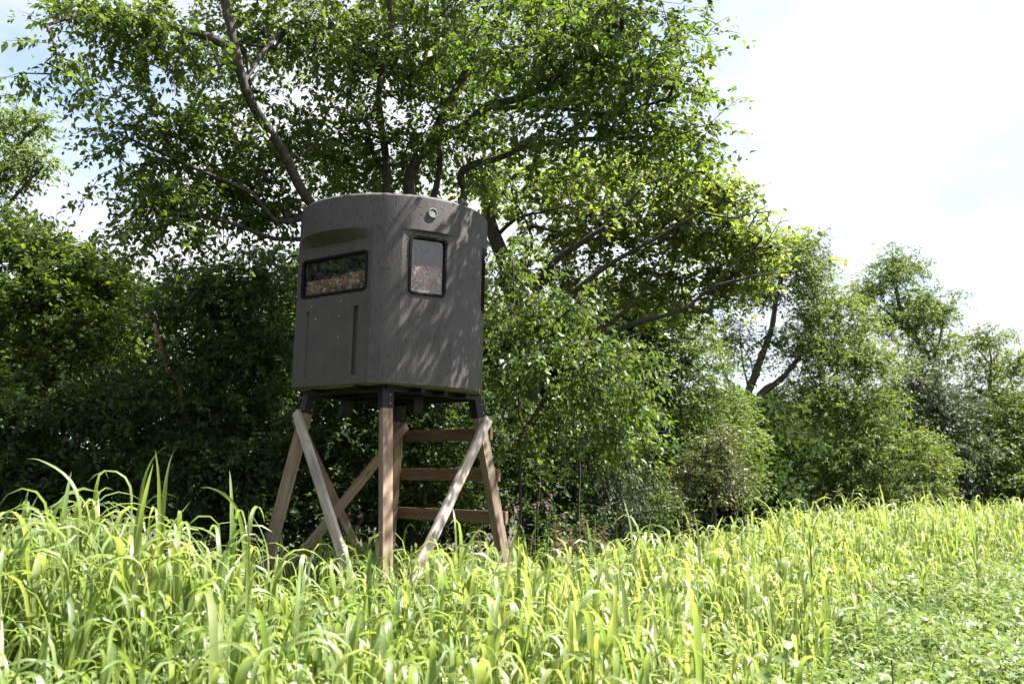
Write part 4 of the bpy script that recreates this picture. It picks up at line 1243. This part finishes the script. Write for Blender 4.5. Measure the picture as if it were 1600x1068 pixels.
def build_field():
    g = np.random.default_rng(5)
    VV, FQ, TT, off = [], [], [], 0
    SV, SF, soff = [], [], 0
    # (y range, plants per square metre, leaves, segments, folded)
    for y0, y1, dens, nl, seg, vf in ((1.2, 3.2, 46, 8, 10, True), (3.2, 6.5, 48, 8, 9, True), (6.5, 11.5, 46, 7, 7, False), (11.5, 26.0, 34, 6, 5, False)):
        xl, xr = -0.62 * y1 - 1.5, 0.62 * y1 + 1.5
        n = int((xr - xl) * (y1 - y0) * dens)
        x = g.uniform(xl, xr, n); y = g.uniform(y0, y1, n)
        k = in_crop(x + g.normal(0, 0.28, n), y + g.normal(0, 0.15, n)) & (np.abs(x) < 0.60 * y + 1.6)
        x, y = x[k], y[k]; n = len(x)
        clump = 0.09 * np.sin(x * 2.3 + 1.2 * y) + 0.06 * np.sin(y * 3.1 - x * 1.7 + 1)
        H = crop_height(x, y) * (1 + clump) * np.clip(g.normal(0.93, 0.10, n), 0.55, 1.12)
        H = np.minimum(H, 1.30 + 0.10 * g.uniform(-1, 1, n) + 0.03 * y)
        edge = smoothstep(0.0, 0.8, weed_edge(y) - x)
        H *= 0.72 + 0.28 * edge
        P = np.stack((x, y, np.full(n, -0.02)), 1)
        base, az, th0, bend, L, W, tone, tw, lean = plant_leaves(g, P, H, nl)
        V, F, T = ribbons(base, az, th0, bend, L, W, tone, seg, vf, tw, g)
        VV.append(V); FQ.append(F + off); TT.append(T); off += len(V)
        # stalks: three sided tapering
        hs = H * 0.78
        topp = P + np.stack((lean[:, 0] * hs, lean[:, 1] * hs, hs), 1)
        a = np.array((0, 2.094, 4.189)); ring = np.stack((np.cos(a), np.sin(a), 0 * a), 1)
        r0 = g.uniform(0.005, 0.009, n)
        V = np.stack((P[:, None] + ring[None] * r0[:, None, None], topp[:, None] + ring[None] * 0.45 * r0[:, None, None]), 1).reshape(-1, 3)
        f = np.array(((0, 1, 4, 3), (1, 2, 5, 4), (2, 0, 3, 5)))
        F = (np.arange(n)[:, None, None] * 6 + f[None]).reshape(-1, 4)
        VV.append(V); FQ.append(F + off); TT.append(np.full(len(V), 0.35)); off += len(V)
    me = np_mesh('crop', np.concatenate(VV), [np.concatenate(FQ)], np.concatenate(TT), smooth=True)
    o = link('sorghum_crop', me, M['sorghum'])
    tag(o, 'dense field of bright green sorghum with arching strap leaves', 'crop', kind='stuff')
    # low green tillers and grass between the stalks
build_field()

def sorghum_plant(label, px, py, d, seed, nl=8, w=1.15, upright=None):
    """one tall plant that stands out; its highest leaf reaches photo pixel px, py"""
    g = np.random.default_rng(seed)
    tip = at(px, py, d)
    root = empty('sorghum_plant', (tip[0], tip[1], 0))
    tag(root, label, 'sorghum plant', 'sorghum plants standing above the crop')
    H = tip[2] / 0.97
    n = nl
    f = (np.arange(n) + 0.5) / n
    h = H * (0.12 + 0.55 * f)
    az = g.uniform(0, 6.28) + np.pi * (np.arange(n) % 2) + g.normal(0, 0.4, n)
    th0 = g.uniform(0.15, 0.45, n) * (1.2 - 0.7 * f); bend = g.uniform(1.2, 2.4, n)
    L = g.uniform(0.45, 0.65, n) * (H / 1.2) ** 0.6; W = g.uniform(0.020, 0.029, n) * w
    for q in range(min(2, n)):            # the youngest leaves stand up
        th0[-1 - q] = 0.05 + 0.12 * q; bend[-1 - q] = (0.25 + 0.9 * q) if upright is None else upright[q]
        L[-1 - q] = (H - h[-1 - q]) * (1.06 + 0.15 * q)
    pts = np.array([(0, 0, -0.05), (0.004, 0.002, H * 0.35), (0, 0.006, H * 0.72)])
    V, F = tubes([(smooth_path(pts, 0.1), np.linspace(0.010, 0.005, len(smooth_path(pts, 0.1))))], 6)
    me = np_mesh('stalk', V, [F], np.full(len(V), 0.3), smooth=True)
    link('stalk', me, M['sorghum'], root)
    for q in range(n):
        one = slice(q, q + 1)
        V, F, T = ribbons(np.array([[0, 0, h[q]]]), az[one], th0[one], bend[one], L[one], W[one], np.clip(g.normal(0.5, 0.15, 1), 0, 1), 12, True, g.normal(0, 0.6, 1), g)
        link('leaf', np_mesh('leaf', V, [F], T, smooth=True), M['sorghum'], root)

sorghum_plant('tallest sorghum plant at left, its top leaf leaning against the dark shrubs', 135, 690, 5.4, 101, upright=(1.1, 2.0))
sorghum_plant('tall sorghum plant with folded upright leaf right of the tallest one', 214, 705, 5.5, 102, upright=(2.6, 1.2))
sorghum_plant('sorghum plant with arching leaf against black brush at left', 255, 725, 5.7, 103)
sorghum_plant('left one of the two upright sorghum leaves before the left post', 366, 744, 6.0, 104, upright=(0.5, 2.0))
sorghum_plant('right one of the two upright sorghum leaves before the left post', 392, 744, 6.0, 105, upright=(2.2, 1.2))
sorghum_plant('sorghum plant in front of the foot of the left post', 424, 808, 5.6, 106, upright=(0.6, 2.2))
sorghum_plant('sorghum plant bending in front of the front post foot', 560, 870, 4.6, 107, upright=(2.8, 2.6))
sorghum_plant('lone sorghum leaf standing up in front of the cedar', 988, 790, 8.4, 108, upright=(0.3, 1.6))
sorghum_plant('curled tall sorghum plant on the skyline before the forked tree', 1215, 768, 10.5, 109, upright=(2.4, 1.4))
sorghum_plant('tall sorghum plant with looping leaves on the crop skyline', 1262, 760, 9.5, 110, upright=(2.6, 2.2))
sorghum_plant('upright leaf spike on the skyline before the bushy far tree', 1381, 762, 12.0, 111, upright=(0.5, 2.0))
sorghum_plant('thick dark sorghum clump at the right edge of the tall crop', 1520, 800, 13.5, 112, nl=10, w=1.4)
sorghum_plant('broad pale sorghum plant nearest the bottom centre', 770, 880, 4.4, 113, upright=(2.7, 2.5))
sorghum_plant('sorghum plant with two folded leaves in the lower middle', 960, 890, 4.6, 114, upright=(2.8, 2.6))
sorghum_plant('sorghum plant at the crop corner beside the low weeds', 1090, 905, 4.6, 115, upright=(2.6, 2.5))
sorghum_plant('stout sorghum plant with hanging leaf inside the right crop', 1285, 865, 7.6, 116, upright=(2.6, 2.6), w=1.3)

# ------------------------------------------------------------------ low weeds on the right
def build_weeds():
    g = np.random.default_rng(9)
    VV, FF, TT, off = [], [], [], 0
    for y0, y1, dens, nl, ll in ((4.0, 9.0, 120, 15, 0.075), (9.0, 15.0, 75, 12, 0.085), (15.0, 27.0, 30, 10, 0.10)):
        xl, xr = 0.3, 0.62 * y1 + 2.0
        n = int((xr - xl) * (y1 - y0) * dens)
        x = g.uniform(xl, xr, n); y = g.uniform(y0, y1, n)
        patch = np.sin(x * 1.3 + 0.7 * y) + np.sin(y * 1.9 - x * 0.8 + 2) + np.sin(x * 3.1 - y * 2.3)
        k = (g.uniform(-2.6, 1.2, n) < patch) & (x > weed_edge(y) - 0.35 + g.normal(0, 0.5, n)) & (x < 0.60 * y + 2) & (y < back_edge(x))
        x, y = x[k], y[k]; n = len(x)
        H = np.clip(0.33 + 0.09 * np.sin(x * 1.9 + y) + 0.06 * np.sin(y * 2.7 - x) + g.normal(0, 0.07, n), 0.08, 0.6)
        f = g.uniform(0.15, 1, (n, nl)) ** 0.6
        az = g.uniform(0, 2 * np.pi, (n, nl))
        r = 0.10 * g.uniform(0.1, 1, (n, nl))
        P = np.stack((x[:, None] + r * np.cos(az), y[:, None] + r * np.sin(az), H[:, None] * f), -1).reshape(-1, 3)
        D = unit(np.stack((np.cos(az), np.sin(az), g.uniform(-0.2, 1.1, (n, nl))), -1).reshape(-1, 3))
        N = unit(np.array((0, 0, 1.0)) + g.normal(0, 0.4, P.shape))
        L = ll * g.uniform(0.4, 1.4, n * nl); W = L * g.uniform(0.3, 0.6, n * nl)
        T = np.clip(g.normal(0.5, 0.15, (n, 1)) + g.normal(0, 0.18, (n, nl)), 0, 1).ravel()
        V, F, T = leaves(P, D, N, L, W, T, 0.15, 0.2, 1)
        VV.append(V); FF.append(F + off); TT.append(T); off += len(V)
        a = np.array((0, 2.094, 4.189)); ring = np.stack((np.cos(a), np.sin(a), 0 * a), 1) * 0.003
    V = np.concatenate(VV)
    o = link('low_weeds', np_mesh('low_weeds', V, [np.concatenate(FF)], np.concatenate(TT)), M['weed'])
    tag(o, 'low carpet of pale broadleaf weeds right of the tall crop', 'weeds', kind='stuff')
build_weeds()

def brush_skirt():
    """knee to chest high leafy growth that closes the foot of the wood"""
    g = np.random.default_rng(16)
    n = 11000
    x = np.where(g.uniform(0, 1, n) < 0.4, g.uniform(-12, 3, n), g.uniform(1, 20, n))
    y = back_edge(x) + 0.5 + g.uniform(0, 1, n) ** 1.2 * (2.6 + 5.0 * smoothstep(2, 6, x))
    h = (0.75 + 0.25 * np.sin(x * 1.7) + 0.2 * np.sin(x * 4.1 + y * 2)) * (0.6 + 0.35 * np.clip((y - back_edge(x)) / 2, 0, 1.3))
    k = ~((np.hypot(x - BX, y - BY) < 1.9))
    T = np.stack((x, y, np.maximum(0.05, h * g.uniform(0, 1.25, n) ** 0.7)), 1)[k]
    V, F, tone = sprays(g, T, g.normal(0, 1, T.shape) * (1, 1, 0.5), 13, 0.32, 0.085, 0.042, 0.3, 0.5, 0.45, 0.2, 0)
    o = link('brush_growth', np_mesh('brush_growth', V, [F], tone), M['brush'])
    tag(o, 'low tangled leafy growth along the foot of the wood', 'undergrowth', kind='stuff')
brush_skirt()

def edge_grass():
    """rough grass along the wood edge and under the blind"""
    g = np.random.default_rng(15)
    n = 9000
    x = g.uniform(-9, 14, n); y = back_edge(x) + g.normal(0.2, 0.55, n)
    x2 = g.normal(BX, 0.9, 900); y2 = g.normal(BY + 0.9, 0.6, 900)
    y3 = g.uniform(4.0, 20, 9000); x3 = weed_edge(y3) + g.uniform(0, 1, 9000) ** 1.6 * (0.62 * y3 + 1.5 - weed_edge(y3))
    nn = len(x) + len(x2)
    x = np.concatenate((x, x2, x3)); y = np.concatenate((y, y2, y3)); n = len(x)
    LL = g.uniform(0.35, 1.0, n); LL[nn:] *= 0.55
    P = np.stack((x, y, np.zeros(n)), 1)
    V, F, T = ribbons(P, g.uniform(0, 6.28, n), g.uniform(0.05, 0.4, n), g.uniform(0.3, 1.9, n), LL, g.uniform(0.006, 0.014, n), np.clip(g.normal(0.35, 0.2, n), 0, 1), 5, False, g.normal(0, 0.5, n), g)
    o = link('rough_grass', np_mesh('rough_grass', V, [F], T, smooth=True), M['weed'])
    tag(o, 'rough thin grass along the wood edge, beneath the blind and among the weeds', 'grass', kind='stuff')
edge_grass()

# ------------------------------------------------------------------ thistles and dried weeds at the wood edge
def thistle(label, px, py, d, seed, nst=4):
    g = np.random.default_rng(seed)
    b = gp(px, d); top = at(px, py, d)[2]
    root = empty('thistle', b); tag(root, label, 'thistle', 'thistles at the wood edge')
    LP, LD = [], []
    for k in range(nst):
        h = top * (1 if k == 0 else g.uniform(0.72, 0.95))
        e = np.array((g.normal(0, 0.13), g.normal(0, 0.12), h)) * ((0.25, 0.25, 1) if k == 0 else (1, 1, 1))
        pth = smooth_path(np.array([(0, 0, -0.03), e * (0.3, 0.3, 0.5) + g.normal(0, 0.015, 3), e]), 0.08)
        V, F = tubes([(pth, np.linspace(0.008, 0.003, len(pth)))], 5)
        st = link('stem', np_mesh('stem', V, [F], smooth=True), M['stem'], root)
        bm = bmesh.new(); bmesh.ops.create_uvsphere(bm, u_segments=8, v_segments=6, radius=0.013)
        me = bpy.data.meshes.new('bud'); bm.to_mesh(me); bm.free()
        o = link('bud', me, M['weed'], st); o.location = e
        m = 26
        a = g.uniform(0, 6.28, m); D = unit(np.stack((np.cos(a) * g.uniform(0, 0.8, m), np.sin(a) * g.uniform(0, 0.8, m), np.ones(m)), 1))
        V, F, T = leaves(np.repeat(e[None] + (0, 0, 0.006), m, 0), D, unit(g.normal(0, 1, (m, 3))), np.full(m, 0.042), np.full(m, 0.009), g.uniform(0, 1, m))
        link('flower', np_mesh('flower', V, [F], T), M['pink'], st)
        for q in range(18):
            f = g.uniform(0.2, 0.97); LP.append(pth[int(f * (len(pth) - 1))]); az = g.uniform(0, 6.28); LD.append((math.cos(az), math.sin(az), g.uniform(0.0, 0.8)))
    n = len(LP)
    V, F, T = leaves(np.array(LP), unit(np.array(LD)), unit(np.array((0, 0, 1.0)) + g.normal(0, 0.3, (n, 3))), g.uniform(0.06, 0.14, n), g.uniform(0.015, 0.035, n), g.uniform(0.1, 0.7, n))
    o = link('foliage', np_mesh('foliage', V, [F], T), M['brush'], root); tag(o, kind='stuff')

thistle('tallest pink flowering thistle beside the right post', 834, 760, 9.9, 201, 5)
thistle('shorter pink thistle right of the tallest one', 852, 778, 10.0, 202, 4)
thistle('thistle with few flowers standing left of the dried weeds', 812, 796, 10.0, 203, 3)

def dried_weed(label, px, py, d, seed):
    g = np.random.default_rng(seed)
    b = gp(px, d); top = at(px, py, d)[2]
    root = empty('dried_weed', b); tag(root, label, 'dried weed', 'dried weeds at the wood edge')
    LP, LD = [], []
    for k in range(6):
        h = top * (1 if k == 0 else g.uniform(0.7, 0.98))
        e = np.array((g.normal(0, 0.14), g.normal(0, 0.12), h)) * ((0.3, 0.3, 1) if k == 0 else (1, 1, 1))
        pth = smooth_path(np.array([(0, 0, -0.03), e * (0.35, 0.35, 0.55), e]), 0.06)
        V, F = tubes([(pth, np.linspace(0.006, 0.002, len(pth)))], 4)
        link('stem', np_mesh('stem', V, [F], smooth=True), M['stem'], root)
        for q in range(46):
            f = 1 - 0.35 * g.uniform(0, 1) ** 1.3; LP.append(pth[int(f * (len(pth) - 1))] + g.normal(0, 0.012, 3)); az = g.uniform(0, 6.28); LD.append((math.cos(az), math.sin(az), g.uniform(-0.4, 0.9)))
    n = len(LP)
    V, F, T = leaves(np.array(LP), unit(np.array(LD)), unit(g.normal(0, 1, (n, 3))), g.uniform(0.02, 0.06, n), g.uniform(0.010, 0.022, n), g.uniform(0, 1, n))
    o = link('seed_heads', np_mesh('seed_heads', V, [F], T), M['dry'], root); tag(o, kind='stuff')

for k, (px, py, d, lab) in enumerate((
        (872, 790, 10.2, 'brown dried weed just right of the pink thistles'), (890, 800, 10.3, 'brown dried weed clump with drooping seed heads'), (915, 803, 10.4, 'dried weed left of the lone upright leaf'),
        (700, 815, 10.6, 'pale dry seed heads below the lowest ladder rung'), (735, 818, 10.4, 'dry seed head near the foot of the right post'), (942, 812, 10.7, 'brown dried weed at the foot of the cedar'),
        (545, 795, 11.0, 'dry plume seen through the left braces'), (1080, 796, 12.0, 'brown dried weed in front of the rusty shrub'))):
    dried_weed(lab, px, py, d, 210 + k)

# bare dark stalks in the low weeds
def bare_stalk(label, p0, p1, seed):
    g = np.random.default_rng(seed)
    p0, p1 = np.asarray(p0), np.asarray(p1)
    o0 = np.array((p0[0], p0[1], 0))
    pth = smooth_path(np.array([p0 - o0, (p0 + p1) / 2 - o0 + g.normal(0, 0.015, 3), p1 - o0]), 0.05)
    V, F = tubes([(pth, np.linspace(0.008, 0.004, len(pth)))], 6)
    o = link('bare_stalk', np_mesh('bare_stalk', V, [F], smooth=True), M['bark']); o.location = o0
    tag(o, label, 'stalk', 'bare stalks in the weeds')
a = at(1590, 1062, 5.4); a[2] = -0.05
bare_stalk('bare dark stalk slanting at the right picture edge', a, at(1602, 985, 5.5), 301)
a = at(1395, 1060, 5.6); a[2] = -0.05
bare_stalk('short bare stalk poking from the weeds at the bottom', a, at(1393, 1030, 5.6), 302)

def broad_weed(label, px, py, d, seed):
    g = np.random.default_rng(seed)
    top = at(px, py, d)
    root = empty('broadleaf_weed', (top[0], top[1], 0)); tag(root, label, 'weed', 'round leaved weeds')
    for k in range(5):
        az = g.uniform(0, 6.28); r = g.uniform(0.03, 0.09); h = top[2] * (1 if k == 0 else g.uniform(0.6, 0.95))
        c = np.array((r * math.cos(az), r * math.sin(az), h))
        pth = smooth_path(np.array([(0, 0, -0.02), c * (0.3, 0.3, 0.6), c]), 0.05)
        V, F = tubes([(pth, np.full(len(pth), 0.003))], 4)
        st = link('stem', np_mesh('stem', V, [F], np.full(len(V), 0.4), smooth=True), M['weed'], root)
        R0 = g.uniform(0.03, 0.045); m = 14; tilt = unit(np.array((math.cos(az) * 0.5 + g.normal(0, .2), -0.5 + g.normal(0, .2), 1.0)))
        s = unit(cross(tilt, np.array((0, 1.0, 0.1)))); q = cross(tilt, s)
        ang = np.arange(m) * 2 * np.pi / m
        rr = R0 * (1 - 0.25 * np.exp(-((ang - np.pi) / 0.35) ** 2))
        ring = c + (np.cos(ang) * rr)[:, None] * s + (np.sin(ang) * rr)[:, None] * q + (0.012 * np.cos(ang * 2))[:, None] * tilt
        V = np.vstack((c, ring)); F = np.stack((np.zeros(m, int), np.arange(m) + 1, (np.arange(m) + 1) % m + 1), 1)
        link('leaf', np_mesh('leaf', V, [F], np.full(len(V), g.uniform(0.4, 0.8)), smooth=True), M['weed'], root)
broad_weed('round leaved weed at the foot of the crop corner', 1222, 1005, 5.2, 311)
broad_weed('round leaved weed cut by the bottom picture edge', 1208, 1052, 4.7, 312)

# ------------------------------------------------------------------ trees left of the picture that the left window mirrors
def side_tree(label, x, y, seed):
    g = np.random.default_rng(seed)
    b = np.array((x, y, 0.0))
    T = b + np.array((0, 0, 3.8)) + unit(g.normal(0, 1, (2200, 3))) * (g.uniform(0, 1, 2200) ** 0.4)[:, None] * np.array((2.2, 2.6, 4.2))
    T = T[T[:, 2] > 0.3]
    root = empty('wood_edge_tree', b); tag(root, label, 'tree')
    pth = smooth_path(np.array([b - (0, 0, 0.1), b + (0.1, 0, 2), b + (0.2, 0.1, 5)]), 0.2)
    V, F = tubes([(pth - b, np.linspace(0.14, 0.05, len(pth)))], 8)
    link('trunk', np_mesh('trunk', V, [F], smooth=True), M['bark'], root)
    V, F, T2 = sprays(g, T, g.normal(0, 1, T.shape), 12, 0.6, 0.20, 0.12, 0.3, 0.5, 0.5, 0.2, 0)
    o = link('crown', np_mesh('crown', V - b, [F], T2), M['deep'], root); tag(o, kind='stuff')
side_tree('wood edge tree beyond the left picture edge, mirrored in the wide window', -9.2, 7.2, 401)
side_tree('nearer wood edge tree beyond the left picture edge', -9.6, 3.2, 402)
side_tree('nearest wood edge tree, level with the camera on the left', -9.4, -1.0, 403)
